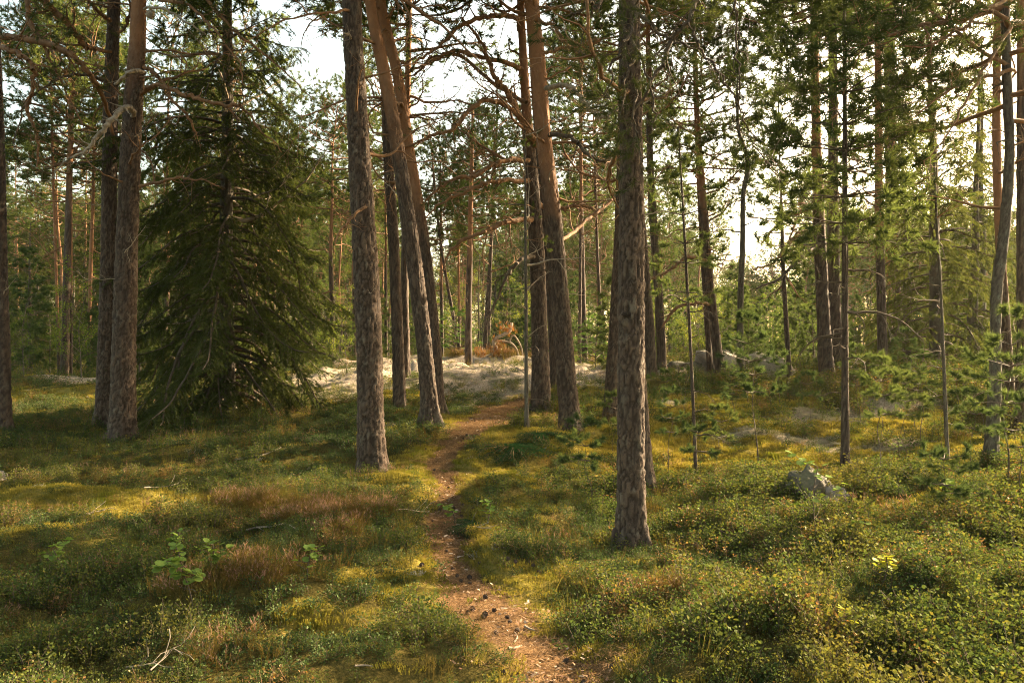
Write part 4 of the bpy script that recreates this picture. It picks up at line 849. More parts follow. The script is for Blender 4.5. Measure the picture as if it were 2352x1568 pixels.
# ------------------------------------------------------------------ the forest behind, tree by tree
BG = []
placed = [(float(h_[0].location.x), float(h_[0].location.y)) for h_ in HERO_OBJ]
rb = random.Random(91); zones = []
cnt = 0
def zone_name(px):
    for lim, nm in ((150, 'at the left edge'), (450, 'behind the left pair of pines'), (800, 'behind the big dark spruce'), (1000, 'behind the leaning pines'), (1200, 'behind the lichen rock'),
                    (1420, 'between the old crooked pine and the nearest pine'), (1640, 'right of the nearest pine'), (1860, 'behind the boulders'), (2060, 'behind the young whorled pine'), (2600, 'behind the dark spruces on the right')):
        if px < lim: return nm
    return 'near the right edge'
tries = 0
while cnt < 185 and tries < 6000:
    tries += 1
    Y = 24+ (rb.random()**.8)*44; px = rb.uniform(-250, 2600)
    x_ = (px-CX)/FPX*Y
    # keep the bright gaps of sky and the open rock
    if Y < 31 and 780 < px < 1420: continue
    gap = (925 < px < 1060 or 1620 < px < 1860)
    if gap and Y < 30: continue
    if px > 1500 and Y > 32 and rb.random() < .35: continue
    if any(abs((x_-kx)*math.cos(az)-(Y-ky)*math.sin(az)) < 3.2 and 4 < (x_-kx)*math.sin(az)+(Y-ky)*math.cos(az) < 34 for kx, ky in ((-1.5, 21), (0.5, 25), (-3.5, 23))): continue
    if any((x_-a)**2+(Y-b)**2 < 1.9 for a, b in placed): continue
    placed.append((x_, Y)); cnt += 1; z_ = Hs(x_, Y)-.05; k = rb.random() if not gap else .9
    if k < .58:
        j = rb.randrange(5); tm_, c, rr = PINE_T[j]; cm_, ch_ = CROWNS[rb.randrange(5)]; ht = rb.uniform(9.5, 14) if px < 1500 else rb.uniform(8, 12)
        s = ht/14; root = empty('pine_tree', (x_, Y, z_), rb.uniform(0, 6.28), (1, 1, 1), label='slender pine in the background '+zone_name(px), cat='tree', group='background pines '+zone_name(px))
        BG.append(('far pine', root, px)); o = link('trunk', tm_, root); o.scale = (rb.uniform(.45, .85),)*2+(s,)
        cs = rb.uniform(.8, 1.15); zc = 14*s-ch_*cs*.95; kk = int(np.argmin(np.abs(c[:, 2]*s-zc)))
        o2 = link('crown', cm_, root, (c[kk][0]*o.scale[0], c[kk][1]*o.scale[1], zc)); o2.scale = (cs, cs, cs); o2.rotation_euler = (rb.uniform(-.08, .08), rb.uniform(-.08, .08), rb.uniform(0, 6.28))
        if Y < 42:
            for q_ in range(5):
                z2 = rb.uniform(2, zc); kk = int(np.argmin(np.abs(c[:, 2]*s-z2))); b_ = link('branch', rb.choice(DEADB), root, (c[kk][0]*o.scale[0], c[kk][1]*o.scale[1], z2))
                b_.rotation_euler = (rb.uniform(-1, 1), rb.uniform(-.3, .3), rb.uniform(0, 6.28)); q2 = rb.uniform(.6, 1.1); b_.scale = (q2, q2, q2)
    elif k < .78:
        j = rb.choice((0, 0, 1, 2)); s = rb.uniform(.7, 1.0) if j != 2 else rb.uniform(.6, 1.0)
        BG.append(('far spruce', put_tree('spruce_tree', SPR_T[j], SPR[j], (x_, Y, z_), s, rb.uniform(0, 6.28), 'x', 'x'), px))
    else:
        j = rb.choice((0, 1)); s = rb.uniform(.8, 1.2) if not gap else (.62 if j == 0 else 1.3)
        BG.append(('far birch', put_tree('birch_tree', BIR_T[j], BIR[j], (x_, Y, z_), s, rb.uniform(0, 6.28), 'x', 'x'), px))
# unseen pines added beside and behind the viewer to shade and dapple the foreground
ra = random.Random(5)
for i, (x_, Y) in enumerate([(15, 4), (15, 9), (22, 5), (26, 9), (30, 14), (38, 12), (20, 1), (13, -3), (-9, 3), (-13, 8), (-4, -5), (2, -8), (7, -7), (-9, -6), (-2, -12), (5, -14), (-14, -1), (0, -4), (-6, -10), (11, -10)]):
    j = ra.randrange(5); tm_, c, rr = PINE_T[j]; cm_, ch_ = CROWNS[ra.randrange(5)]; s = ra.uniform(.8, 1.0)
    root = empty('pine_tree', (x_, Y, Hs(x_, Y)-.05), ra.uniform(0, 6.28), 1, label='%s unseen pine added for shade outside the picture %s' % ('first second third fourth fifth sixth seventh eighth ninth tenth eleventh twelfth thirteenth fourteenth fifteenth sixteenth seventeenth eighteenth nineteenth twentieth'.split()[i], 'to the right' if x_ > 12 else 'around the viewer'), cat='tree', group='unseen pines added for shade')
    o = link('trunk', tm_, root); o.scale = (1, 1, s); zc = 14*s-ch_*1.05; kk = int(np.argmin(np.abs(c[:, 2]*s-zc)))
    o2 = link('crown', cm_, root, (c[kk][0], c[kk][1], zc)); o2.scale = (1.15, 1.15, 1.1)
# low leafy bushes and small pines in the middle distance
YP = []
for s in range(3):
    hgt = (3.4, 2.6, 4.4)[s]; me, c, rr = tree_trunk_simple(hgt, .03, 90+s, 99, M['grey_bark'], 7, .05, .15)
    YP.append((me, pine_whorls(95+s, c, rr, .5, hgt, .75, .3, TUFT_FAR, M['needle_young'], 5), hgt))
rb2 = random.Random(17); n = 0
while n < 160:
    Y = rb2.uniform(19, 40); px = rb2.choice((rb2.uniform(1500, 2400), rb2.uniform(1500, 2400), rb2.uniform(-100, 800), rb2.uniform(1250, 1500), rb2.uniform(850, 1250), rb2.uniform(1600, 1900)))
    if 830 < px < 1420 and Y < 30 or px > 1500 and Y < 23: continue
    x_ = (px-CX)/FPX*Y
    if any((x_-a)**2+(Y-b)**2 < .5 for a, b in placed): continue
    placed.append((x_, Y)); n += 1; z_ = Hs(x_, Y)-.03
    if rb2.random() < .6:
        me, cm_, hg = YP[rb2.randrange(3)]; BG.append(('young pine', put_tree('young_pine', me, cm_, (x_, Y, z_), rb2.uniform(.55, 1.0), rb2.uniform(0, 6.28), 'x', 'x'), px))
    else:
        BG.append(('low birch', put_tree('birch_tree', BIR_T[1], BIR[1], (x_, Y, z_), rb2.uniform(.5, 1.0), rb2.uniform(0, 6.28), 'x', 'x'), px))

ANCH = [(-400, 'the left frame edge'), (5, 'the left edge pine'), (265, 'the left pine pair'), (520, 'the big spruce'), (850, 'the straight thick pine'), (940, 'the leaning pair'), (1077, 'the lone rock pine'),
        (1240, 'the old crooked pine'), (1290, 'the orange leaning pine'), (1448, 'the nearest pine'), (1583, 'the tall thin pine'), (1702, 'the kinked tree'), (1892, 'the reddish thick pine'), (2026, 'the orange barked pine'),
        (2168, 'the dead twigged tree'), (2290, 'the dark bent trunk'), (2900, 'the right frame edge')]
ORD = ['first', 'second', 'third', 'fourth', 'fifth', 'sixth', 'seventh', 'eighth', 'ninth', 'tenth', 'eleventh', 'twelfth', 'thirteenth', 'fourteenth', 'fifteenth', 'sixteenth', 'seventeenth', 'eighteenth', 'nineteenth', 'twentieth', 'last']
def rank_labels(noun, lst):
    fam = {}
    for o, px in lst:
        i = max(k for k in range(len(ANCH)-1) if px >= ANCH[k][0]); fam.setdefault(i, []).append((px, o))
    for i, l in fam.items():
        l.sort(key=lambda a: a[0])
        for k, (px, o) in enumerate(l):
            o['label'] = ('only ' if len(l) == 1 else ORD[min(k, 20)]+' ')+noun+(' ' if len(l) == 1 else ' from the left ')+'between '+ANCH[i][1]+' and '+ANCH[i+1][1]
            o['group'] = noun+'s between '+ANCH[i][1]+' and '+ANCH[i+1][1]
for kind_ in ('far pine', 'far spruce', 'far birch', 'young pine', 'low birch'):
    rank_labels(kind_, [(o, px) for k_, o, px in BG if k_ == kind_])

# ------------------------------------------------------------------ point scatter through geometry nodes (for what nobody could count)
def scatter_group(name, coll):
    g = bpy.data.node_groups.new(name, 'GeometryNodeTree')
    g.interface.new_socket('Geometry', in_out='INPUT', socket_type='NodeSocketGeometry'); g.interface.new_socket('Geometry', in_out='OUTPUT', socket_type='NodeSocketGeometry')
    N, L = g.nodes, g.links; gi = N.new('NodeGroupInput'); go = N.new('NodeGroupOutput')
    ci = N.new('GeometryNodeCollectionInfo'); ci.inputs['Collection'].default_value = coll; ci.inputs['Separate Children'].default_value = True; ci.inputs['Reset Children'].default_value = True
    ip = N.new('GeometryNodeInstanceOnPoints'); ip.inputs['Pick Instance'].default_value = True
    def na(n_, t_):
        a = N.new('GeometryNodeInputNamedAttribute'); a.data_type = t_; a.inputs[0].default_value = n_; return a.outputs[0]
    L.new(gi.outputs[0], ip.inputs['Points']); L.new(ci.outputs[0], ip.inputs['Instance']); L.new(na('idx', 'INT'), ip.inputs['Instance Index'])
    L.new(na('rot', 'FLOAT_VECTOR'), ip.inputs['Rotation']); L.new(na('scl', 'FLOAT'), ip.inputs['Scale']); L.new(ip.outputs[0], go.inputs[0])
    return g
def scatter_obj(name, label, sources, pos, rot, scl, idx, mat=None):
    coll = bpy.data.collections.new(name+'_sources')
    for i, me in enumerate(sources):
        o = bpy.data.objects.new('%s_%02d' % (name, i), me); coll.objects.link(o)
    me = bpy.data.meshes.new(name); me.vertices.add(len(pos)); me.vertices.foreach_set('co', np.asarray(pos, np.float32).ravel())
    me.attributes.new('rot', 'FLOAT_VECTOR', 'POINT').data.foreach_set('vector', np.asarray(rot, np.float32).ravel())
    me.attributes.new('scl', 'FLOAT', 'POINT').data.foreach_set('value', np.asarray(scl, np.float32).ravel())
    me.attributes.new('idx', 'INT', 'POINT').data.foreach_set('value', np.asarray(idx, np.int32).ravel())
    o = link(name, me); md = o.modifiers.new('scatter', 'NODES'); md.node_group = scatter_group(name, coll)
    tag(o, label, kind='stuff'); print(name, len(pos)); return o

# distant wood beyond the single trees
SRC = []
for j in range(5):
    acc_m, ch_ = CROWNS[j]
    pass
def joined(tr, cr, cz, zs=1.0):
    me = tr.copy(); import bmesh
    bm = bmesh.new(); bm.from_mesh(tr); 
    if zs != 1: bmesh.ops.scale(bm, vec=(1, 1, zs), verts=bm.verts)
    k = len(tr.materials); tmp = cr.copy(); tmp.transform(Matrix.Translation((0, 0, cz)))
    nf = len(bm.faces); bm.from_mesh(tmp); bm.faces.ensure_lookup_table()
    for f in bm.faces[nf:]: f.material_index += k
    out = bpy.data.meshes.new('far_tree'); bm.to_mesh(out); bm.free()
    for m in list(tr.materials)+list(cr.materials): out.materials.append(m)
    return out
SRC = [joined(PINE_T[0][0], CROWNS[0][0], 8.2), joined(PINE_T[2][0], CROWNS[3][0], 6.8), joined(SPR_T[0], SPR[0], 0), joined(BIR_T[0], BIR[0], 0)]
n = 900; Yf = 62+rng.random(n)**.8*75; Xf = (rng.random(n)-.5)*1.75*Yf
pf = Xf/Yf*FPX+CX; gapf = ((pf > 925) & (pf < 1060)) | ((pf > 1640) & (pf < 1860))
Zf = H(Xf, Yf)-.1
scatter_obj('distant_wood', 'distant mass of pines and spruces closing the forest behind the single trees', SRC, np.stack([Xf, Yf, Zf], 1), np.stack([np.zeros(n), np.zeros(n), rng.random(n)*6.28], 1),
            rng.uniform(.7, 1.15, n)*np.where(gapf, .62, 1), rng.choice([0, 1, 2, 3], n, p=[.35, .3, .25, .1]))

# ------------------------------------------------------------------ small plants on the floor: source sprigs
def sprig_mesh(seed, h, n_st, leaves, ll, lw, mat, stem_mat, lean=.5, fold=.2, spread=.05):
    r = random.Random(seed); acc = Acc(); segs = []; ps = []; ds = []; ss = []
    for s in range(n_st):
        a = r.uniform(0, 6.28); b = r.uniform(0, spread); p = (math.cos(a)*b, math.sin(a)*b, -.03); d = nrm((math.cos(a)*lean*r.random(), math.sin(a)*lean*r.random(), 1))
        hh = h*r.uniform(.55, 1.1); n = 6
        for k in range(n):
            d = nrm((d[0]+r.gauss(0, .18), d[1]+r.gauss(0, .18), d[2]+.05)); e = (p[0]+d[0]*hh/n, p[1]+d[1]*hh/n, p[2]+d[2]*hh/n)
            segs.append((p, e, .0012, .001)); p = e
            if k > 0:
                for _ in range(max(1, int(leaves/n*(.6+.8*k/n)))):
                    s3 = perp(d, r); off = r.uniform(0, .028); ps.append((p[0]+s3[0]*off, p[1]+s3[1]*off, p[2]+s3[2]*off*.6)); ds.append(nrm((s3[0]+d[0]*.5, s3[1]+d[1]*.5, s3[2]*.5+.15+d[2]*.3))); ss.append(r.uniform(.65, 1.2))
    segs_to(acc, segs, 3, 0)
    q = leafq(ll, lw, fold)[None]
    scatter(acc, [q], ps, ds, ss, 1, roll=True, seed=seed)
    return acc.mesh('sprig', [stem_mat, mat])
def spike_mesh(seed, n, h, w_, rad, mats, lean=.35, tipmat=False, side=True):
    r = random.Random(seed); acc = Acc(); T = []; T2 = []
    for i in range(n):
        a = r.uniform(0, 6.28); b = rad*math.sqrt(r.random()); p = np.array([math.cos(a)*b, math.sin(a)*b, -.02]); l = h*r.uniform(.5, 1.1)
        d = np.array(nrm((math.cos(a)*lean*r.random()+r.gauss(0, .12), math.sin(a)*lean*r.random()+r.gauss(0, .12), 1))); s = np.array(perp(tuple(d), r))
        T.append([p-s*w_/2, p+s*w_/2, p+d*l])
        if side:
            for k in range(7):
                u = r.uniform(.25, .95); s2 = np.array(perp(tuple(d), r)); b0 = p+d*l*u; e = b0+(s2*.6+d*.9)*h*.16
                (T2 if (tipmat and u > .72) else T).append([b0-s*w_*.6, b0+s*w_*.6, e])
    T = np.array(T); acc.add(T.reshape(-1, 3), np.arange(len(T)*3).reshape(-1, 3), 0)
    if T2: T2 = np.array(T2); acc.add(T2.reshape(-1, 3), np.arange(len(T2)*3).reshape(-1, 3), 1)
    return acc.mesh('spikes', mats)
def litter_mesh(seed, n, rad, l, w_, mat, up=.25):
    r = random.Random(seed); T = []
    for i in range(n):
        a = r.uniform(0, 6.28); b = rad*math.sqrt(r.random()); p = np.array([math.cos(a)*b, math.sin(a)*b, r.uniform(0, .008)]); c_ = r.uniform(0, 6.28)
        d = np.array([math.cos(c_), math.sin(c_), r.gauss(0, up*.5)]); s = np.array([-math.sin(c_), math.cos(c_), r.gauss(0, .3)]); ll = l*r.uniform(.4, 1.2)
        T.append([p-s*w_/2, p+s*w_/2, p+d*ll+s*w_/3, p+d*ll-s*w_/3])
    T = np.array(T); acc = Acc(); acc.add(T.reshape(-1, 3), np.arange(len(T)*4).reshape(-1, 4), 0)
    return acc.mesh('litter', [mat])

S_BIL = [sprig_mesh(400+i, .18, 8, 26, .0165, .0108, M['bilberry'], M['dark_twig'], spread=.06) for i in range(5)]
S_AUT = [sprig_mesh(420+i, .16, 7, 20, .014, .0092, M['autumn'], M['branch'], spread=.05) for i in range(2)]
S_LIN = [sprig_mesh(430+i, .10, 9, 20, .016, .009, M['lingon'], M['dark_twig'], spread=.07) for i in range(4)]
S_HEA = [spike_mesh(440+i, 34, .19, .0035, .09, [M['heather'], M['heather_bloom']], .6, i % 2 == 0) for i in range(4)]
S_MOS = [spike_mesh(450+i, 80, .032, .004, .075, [M['moss']], .8) for i in range(3)]
S_LIC = [spike_mesh(460+i, 60, .05, .006, .07, [M['lichen']], 1.2) for i in range(3)]
S_GRA = [spike_mesh(470+i, 26, .2, .0035, .03, [M['grass']], .7, side=False) for i in range(2)]
S_LIT = [litter_mesh(480+i, 60, .12, .045, .0022, M['litter']) for i in range(3)]
S_CHI = [litter_mesh(490+i, 9, .14, .022, .011, M['chip'], .5) for i in range(3)]

def candidates(y0, y1, dens, seed, wide=.74):
    r = np.random.default_rng(seed); area = wide*(y1*y1-y0*y0); n = int(area*dens)
    Y = np.sqrt(r.random(n)*(y1*y1-y0*y0)+y0*y0); X = (r.random(n)*2-1)*wide*Y
    return X, Y, r
def emit(name, label, sets, srcs):
    """sets: list of (x, y, scale, idx)"""
    x = np.concatenate([s[0] for s in sets]); y = np.concatenate([s[1] for s in sets]); sc = np.concatenate([s[2] for s in sets]); ix = np.concatenate([s[3] for s in sets])
    r = np.random.default_rng(len(x)); z = H(x, y)
    rot = np.stack([r.normal(0, .13, len(x)), r.normal(0, .13, len(x)), r.random(len(x))*6.28], 1)
    scatter_obj(name, label, srcs, np.stack([x, y, z], 1), rot, sc, ix)

bands = [(2.6, 6.5, 1.0, 1.0), (6.5, 11, .72, 1.15), (11, 18, .40, 1.5), (18, 34, .10, 2.1)]
BIL = []; LIN = []; HEA = []; MOSS_ = []; LIC = []; GRA = []; LIT = []; CHI = []
for bi, (y0, y1, dm, sm) in enumerate(bands):
    # bilberry
    X, Y, r = candidates(y0, y1, 190*dm, 10+bi); p, m, l, h_, e, n1, n2, n3 = cover(X, Y)
    right = sstep(.1, .6, X/Y)*.3
    dens = (sstep(.30, .55, n3+right)*.85+.15)*(.35+.65*sstep(.36, .5, n2))*(1-.55*sstep(8, 10.5, Y))*(1-p)*(1-l*np.where(n1 > .56, .6, .95))*(1-m*.93)*(1-h_*.85)*(1-e*(.45+.5*sstep(8, 10, Y)))
    k = r.random(len(X)) < dens
    sc = (r.uniform(.6, 1.2, len(X))*sm*(.6+.8*sstep(.4, .7, n2))*(.75+.65*sstep(0, .4, X/Y)))[k]
    sc = np.minimum(sc, 1.45*sm)
    au = (r.random(k.sum()) < .07+.30*sstep(.52, .72, fbm(X[k]*1.7, Y[k]*1.7, 71, 3)))
    ix = np.where(au, 5+r.integers(0, 2, k.sum()), r.integers(0, 5, k.sum()))
    BIL.append((X[k], Y[k], sc, ix))
    X, Y, r = candidates(y0, y1, 130*dm, 20+bi); p, m, l, h_, e, n1, n2, n3 = cover(X, Y)
    dens = (sstep(.65, .42, n3)*.8+.2)*(1-p)*(1-l*.9)*(1-m*.88)*(1-h_*.8)*(1-e*(.2+.7*sstep(8, 10, Y)))
    k = r.random(len(X)) < dens; LIN.append((X[k], Y[k], (r.uniform(.6, 1.15, len(X))*sm)[k], r.integers(0, 4, k.sum())))
    X, Y, r = candidates(y0, y1, 170*dm, 30+bi); p, m, l, h_, e, n1, n2, n3 = cover(X, Y)
    k = r.random(len(X)) < h_*.9+.012*(1-p)*(1-l); HEA.append((X[k], Y[k], (r.uniform(.6, 1.15, len(X))*sm*.9)[k], r.integers(0, 4, k.sum())))
    X, Y, r = candidates(y0, y1, 330*dm, 40+bi); p, m, l, h_, e, n1, n2, n3 = cover(X, Y)
    k = r.random(len(X)) < (m*.95+.12*(1-l))*(1-p*.93); MOSS_.append((X[k], Y[k], (r.uniform(.6, 1.3, len(X))*sm)[k], r.integers(0, 3, k.sum())))
    X, Y, r = candidates(y0, y1, 260*dm*(2.2 if bi > 1 else 1), 50+bi); p, m, l, h_, e, n1, n2, n3 = cover(X, Y)
    k = r.random(len(X)) < l*(.9 if bi < 2 else .9*(n1 > .5))+.012*(1-p)*(n2 > .6); LIC.append((X[k], Y[k], (r.uniform(.5, 1.2, len(X))*(min(sm, 1.5) if bi < 2 else .75))[k], r.integers(0, 3, k.sum())))
    X, Y, r = candidates(y0, y1, 12*dm, 60+bi); p, m, l, h_, e, n1, n2, n3 = cover(X, Y)
    k = r.random(len(X)) < (1-p)*(n1 > .5); GRA.append((X[k], Y[k], (r.uniform(.5, 1.2, len(X))*sm)[k], r.integers(0, 2, k.sum())))
    if bi < 3:
        X, Y, r = candidates(y0, y1, 260*dm, 70+bi, .3); p, m, l, h_, e, n1, n2, n3 = cover(X, Y)
        k = r.random(len(X)) < np.maximum(p, e*.35); LIT.append((X[k], Y[k], (r.uniform(.7, 1.1, len(X))*sm)[k], r.integers(0, 3, k.sum())))
        X, Y, r = candidates(y0, y1, 150*dm, 80+bi, .3); p, m, l, h_, e, n1, n2, n3 = cover(X, Y)
        fardark = sstep(8, 10, Y)*2
        k = r.random(len(X)) < (p*.5*(1+fardark)+e*.1)*(n1 > .42); CHI.append((X[k], Y[k], (r.uniform(.6, 1.3, len(X))*sm)[k], r.integers(0, 3, k.sum())))
emit('bilberry_shrubs', 'low green and autumn tinted bilberry shrubs covering the forest floor', BIL, S_BIL+S_AUT)
emit('lingonberry_shrubs', 'glossy dark green lingonberry cover between the bilberries', LIN, S_LIN)
emit('heather', 'brown heather with faded pinkish tips in loose patches', HEA, S_HEA)
emit('moss', 'yellow green feather moss in cushions beside the path', MOSS_, S_MOS)
emit('lichen', 'pale grey reindeer lichen on the rock and between the shrubs', LIC, S_LIC)
emit('grass', 'thin olive grass blades between the shrubs', GRA, S_GRA)
emit('needle_litter', 'fallen brown pine needles on the path', LIT, S_LIT)
emit('bark_flakes', 'fallen bark flakes and dry leaves on the path', CHI, S_CHI)

# ------------------------------------------------------------------ saplings
SAP = []
for s in range(5):
    hgt = (1.6, 1.2, 2.0, .8, 1.5)[s]; me, c, rr = tree_trunk_simple(hgt, (.014, .011, .017, .008, .013)[s], 120+s, 99, M['dark_twig'], 7, .035, .06)
    SAP.append((me, pine_whorls(130+s, c, rr, hgt*.5, hgt, .27+.07*(s % 3), .24, TUFT_NEAR if s in (0, 3) else TUFT_MID, M['needle_young'], 4), hgt)); print('sap', len(SAP[-1][1].polygons))
SAPL = [ # px, py, top py, variant, sparse?, label
 (1745, 1074, 730, 2, 'tall bushy pine sapling left above the mossy boulder'),
 (1534, 1102, 880, 0, 'pine sapling nearest to the right side of the nearest pine'),
 (1649, 1074, 930, 1, 'short pine sapling left of the tall bushy sapling'),
 (1606, 1110, 960, 3, 'small pine sapling at the foot of the tall thin young pine'),
 (1977, 980, 800, 2, 'bushy pine sapling directly right of the young whorled pine'),
 (2018, 1102, 800, 0, 'tall thin pine sapling second right of the young whorled pine'),
 (2068, 1052, 850, 4, 'bent pine sapling between the whorled pine and the thin tree with dead twigs'),
 (2118, 1034, 800, 0, 'pine sapling just left of the thin tree with dead twigs'),
 (2028, 985, 820, 1, 'small pine sapling behind the bushy ones right of the whorled pine'),
 (2105, 998, 860, 1, 'low pine sapling behind the bent one'),
 (2167, 1212, 1010, 3, 'front left one of two small bare stemmed saplings on the sunlit moss at right'),
 (2207, 1218, 1050, 3, 'front right one of two small bare stemmed saplings on the sunlit moss at right'),
 (2311, 1125, 720, 2, 'tall pine sapling in front of the right edge'),
 (2235, 1090, 880, 4, 'pine sapling left of the dark bent trunk foot'),
 (2345, 1160, 900, 0, 'pine sapling cut by the right edge'),
 (1329, 1110, 985, 3, 'small pine sapling between the orange topped leaning pine and the nearest pine'),
 (1361, 1168, 950, 4, 'thin pine sapling left of the foot of the nearest pine'),
 (1408, 1042, 900, 1, 'pine sapling directly left behind the nearest pine'),
 (1530, 960, 850, 1, 'pine sapling behind the first one right of the nearest pine'),
 (1572, 945, 840, 0, 'bushy pine sapling in front of the grey boulder, left one'),
 (1690, 960, 850, 4, 'bushy pine sapling in front of the grey boulder, right one'),
 (1790, 930, 790, 0, 'pine sapling in front of the stone slab'),
 (1720, 930, 740, 2, 'tall pine sapling between the boulder and the slab'),
 (2260, 1010, 800, 4, 'bushy pine sapling below the dark spruce on the right'),
 (2200, 960, 790, 0, 'pine sapling behind the thin tree with dead twigs'),
 (2085, 930, 760, 2, 'tall pine sapling below the far grey pine on the right'),
 (1860, 960, 850, 1, 'small pine sapling left of the whorled pine'),
 (2330, 1010, 820, 1, 'bushy pine sapling behind the dark bent trunk'),
]
for i, (px, py, ty, v, lb) in enumerate(SAPL):
    x_, y_, z_ = G(px, py); hgt = (py-ty)/FPX*y_; me, cm_, h0 = SAP[v]; s = hgt/h0
    rt = put_tree('pine_sapling', me, cm_, (x_, y_, z_-.01), s, i*1.7, lb, 'pine saplings')
    rt.scale = (min(max(s, .7), 1.15), min(max(s, .7), 1.15), s)

# leafy seedlings
def seedling(px, py, ty, n_lf, mat, lb, sz=.05, seed=0, name='aspen_seedling', dirn=0):
    x_, y_, z_ = G(px, py); h = max(.2, (py-ty)/FPX*y_*1.3); r = random.Random(seed+900)
    sz *= .95; n_lf = int(n_lf*1.7)
    root = empty(name, (x_, y_, z_), label=lb, cat='seedling', group='leafy seedlings on the forest floor')
    segs = []; pts = [(0, 0, -.02)]; d = (dirn*.4, r.gauss(0, .1), 1); p = pts[0]; nodes = []
    for k in range(8):
        d = nrm((d[0]+r.gauss(0, .15), d[1]+r.gauss(0, .12), d[2]+.1)); e = tuple(p[i]+d[i]*h/8 for i in range(3)); segs.append((p, e, .004, .0032)); p = e; nodes.append((p, d))
    tw = []
    for k in range(2, 8):
        for _ in range(2):
            p, d = nodes[k]; s = perp(d, r); q = p; dd = nrm((s[0]+d[0]*.4, s[1]+d[1]*.4, .25)); L = h*r.uniform(.15, .45)
            for j in range(3):
                e = tuple(q[i]+dd[i]*L/3 for i in range(3)); segs.append((q, e, .002, .0016)); q = e; dd = nrm((dd[0]+r.gauss(0, .2), dd[1]+r.gauss(0, .2), dd[2]+r.gauss(0, .1))); tw.append((q, dd))
    acc = Acc(); segs_to(acc, segs, 5, 0); link('stem', acc.mesh('stem', [M['dark_twig']]), root)
    a = np.linspace(0, 2*math.pi, 9)[:-1]; base = []
    for t in a: base.append((math.sin(t)*.5*(1-.15*math.cos(t)), .08*abs(math.sin(t))**2, .5-math.cos(t)*.5))
    lm = bpy.data.meshes.new('leaf'); lm.from_pydata([tuple(np.array(b)*sz) for b in base], [], [(0, 1, 2, 3, 4), (0, 4, 5, 6, 7)]); lm.materials.append(mat)
    for i in range(n_lf):
        q, dd = r.choice(tw[len(tw)//4:]); o = link('leaf', lm, root, q); s = r.uniform(.6, 1.15); o.scale = (s, s, s)
        o.rotation_euler = (math.radians(r.uniform(55, 115)), r.uniform(-.5, .5), r.uniform(0, 6.28))
SEED = [(155, 1345, 1268, 22, 'aspen', 'leafy yellow green seedling farthest left in the foreground', .05, -.2), (438, 1405, 1295, 40, 'aspen', 'largest round leaved seedling on the left beside the heather', .058, .5),
        (505, 1320, 1258, 16, 'aspen', 'seedling with a few light leaves right above the largest seedling', .055, .4), (705, 1330, 1272, 18, 'aspen', 'seedling with green leaves left of the path above the heather', .05, .3),
        (395, 1280, 1235, 18, 'aspen', 'low seedling behind the largest round leaved seedling', .05, .3), (1868, 1262, 1110, 17, 'aspen', 'tall leafy seedling rising in front of the mossy boulder', .062, .3),
        (1960, 1270, 1215, 26, 'aspen', 'low spreading seedling below the mossy boulder', .05, .6), (2165, 1150, 1112, 18, 'aspen', 'bright green seedling on the sunlit floor right of the young whorled pine', .07, .3),
        (2020, 1345, 1305, 18, 'yellow_leaf', 'yellow leaved seedling in the dark bilberries at lower right', .05, 1.0), (1045, 1205, 1180, 14, 'aspen', 'flat green seedling growing into the path from its right edge', .06, -.4),
        (1120, 1205, 1180, 14, 'aspen', 'dark green seedling right of the path near a fallen stick', .055, .4), (1490, 1250, 1215, 12, 'aspen', 'small leafy seedling at the left foot of the nearest pine', .05, -.5),
        (2060, 1055, 1015, 12, 'aspen', 'leafy seedling in the sun between the whorled pine and the dead twigged tree', .06, .3), (1925, 1480, 1450, 8, 'yellow_leaf', 'small light green seedling in the bilberries at the bottom right', .045, .3)]
for i, (px, py, ty, n, mt, lb, sz, dr) in enumerate(SEED): seedling(px, py, ty, n, M[mt], lb, sz, i*13, dirn=dr)

# ------------------------------------------------------------------ prostrate juniper, fallen rusty top, rocks
jm = Acc(); r = random.Random(3); segs = []; sp = []; sdv = []
for i in range(90):
    a = r.uniform(0, 6.28); L = r.uniform(.3, .95); p = (0, 0, .02); d = (math.cos(a)*1.5, math.sin(a)*.7, .12)
    n = int(L/.05)
    for j in range(n):
        d = nrm((d[0]+r.gauss(0, .12), d[1]+r.gauss(0, .12), d[2]-.05+r.gauss(0, .06))); e = tuple(p[k]+d[k]*L/n for k in range(3)); segs.append((p, e, .004, .003)); p = e
        for _ in range(3):
            s = perp(d, r); q = tuple(p[k]+s[k]*.05*(.8 if k < 2 else .6) for k in range(3)); sp.append(q); sdv.append(nrm((d[0]+s[0], d[1]+s[1], d[2]+s[2]+.4)))
segs_to(jm, segs, 3, 0); scatter(jm, TUFT_NEAR, sp, sdv, np.full(len(sp), .55), 1, seed=3)
M['juniper'] = leaf_mat('juniper_needles', [(0.025, 0.06, 0.025), (0.04, 0.09, 0.035)], .2)
jme = jm.mesh('juniper', [M['branch'], M['juniper']])
for (px, py, s, lb) in ((1180, 1030, .7, 'low spreading dark green juniper beside the path bend'), (1245, 1005, .5, 'smaller dark juniper mat at the foot of the leaning orange topped pine'), (1095, 1210, .35, 'tiny juniper sprig right of the path')):
    x_, y_, z_ = G(px, py); root = empty('juniper_shrub', (x_, y_, z_+.02), px, (s, s, s*.8), label=lb, cat='shrub'); link('foliage', jme, root)

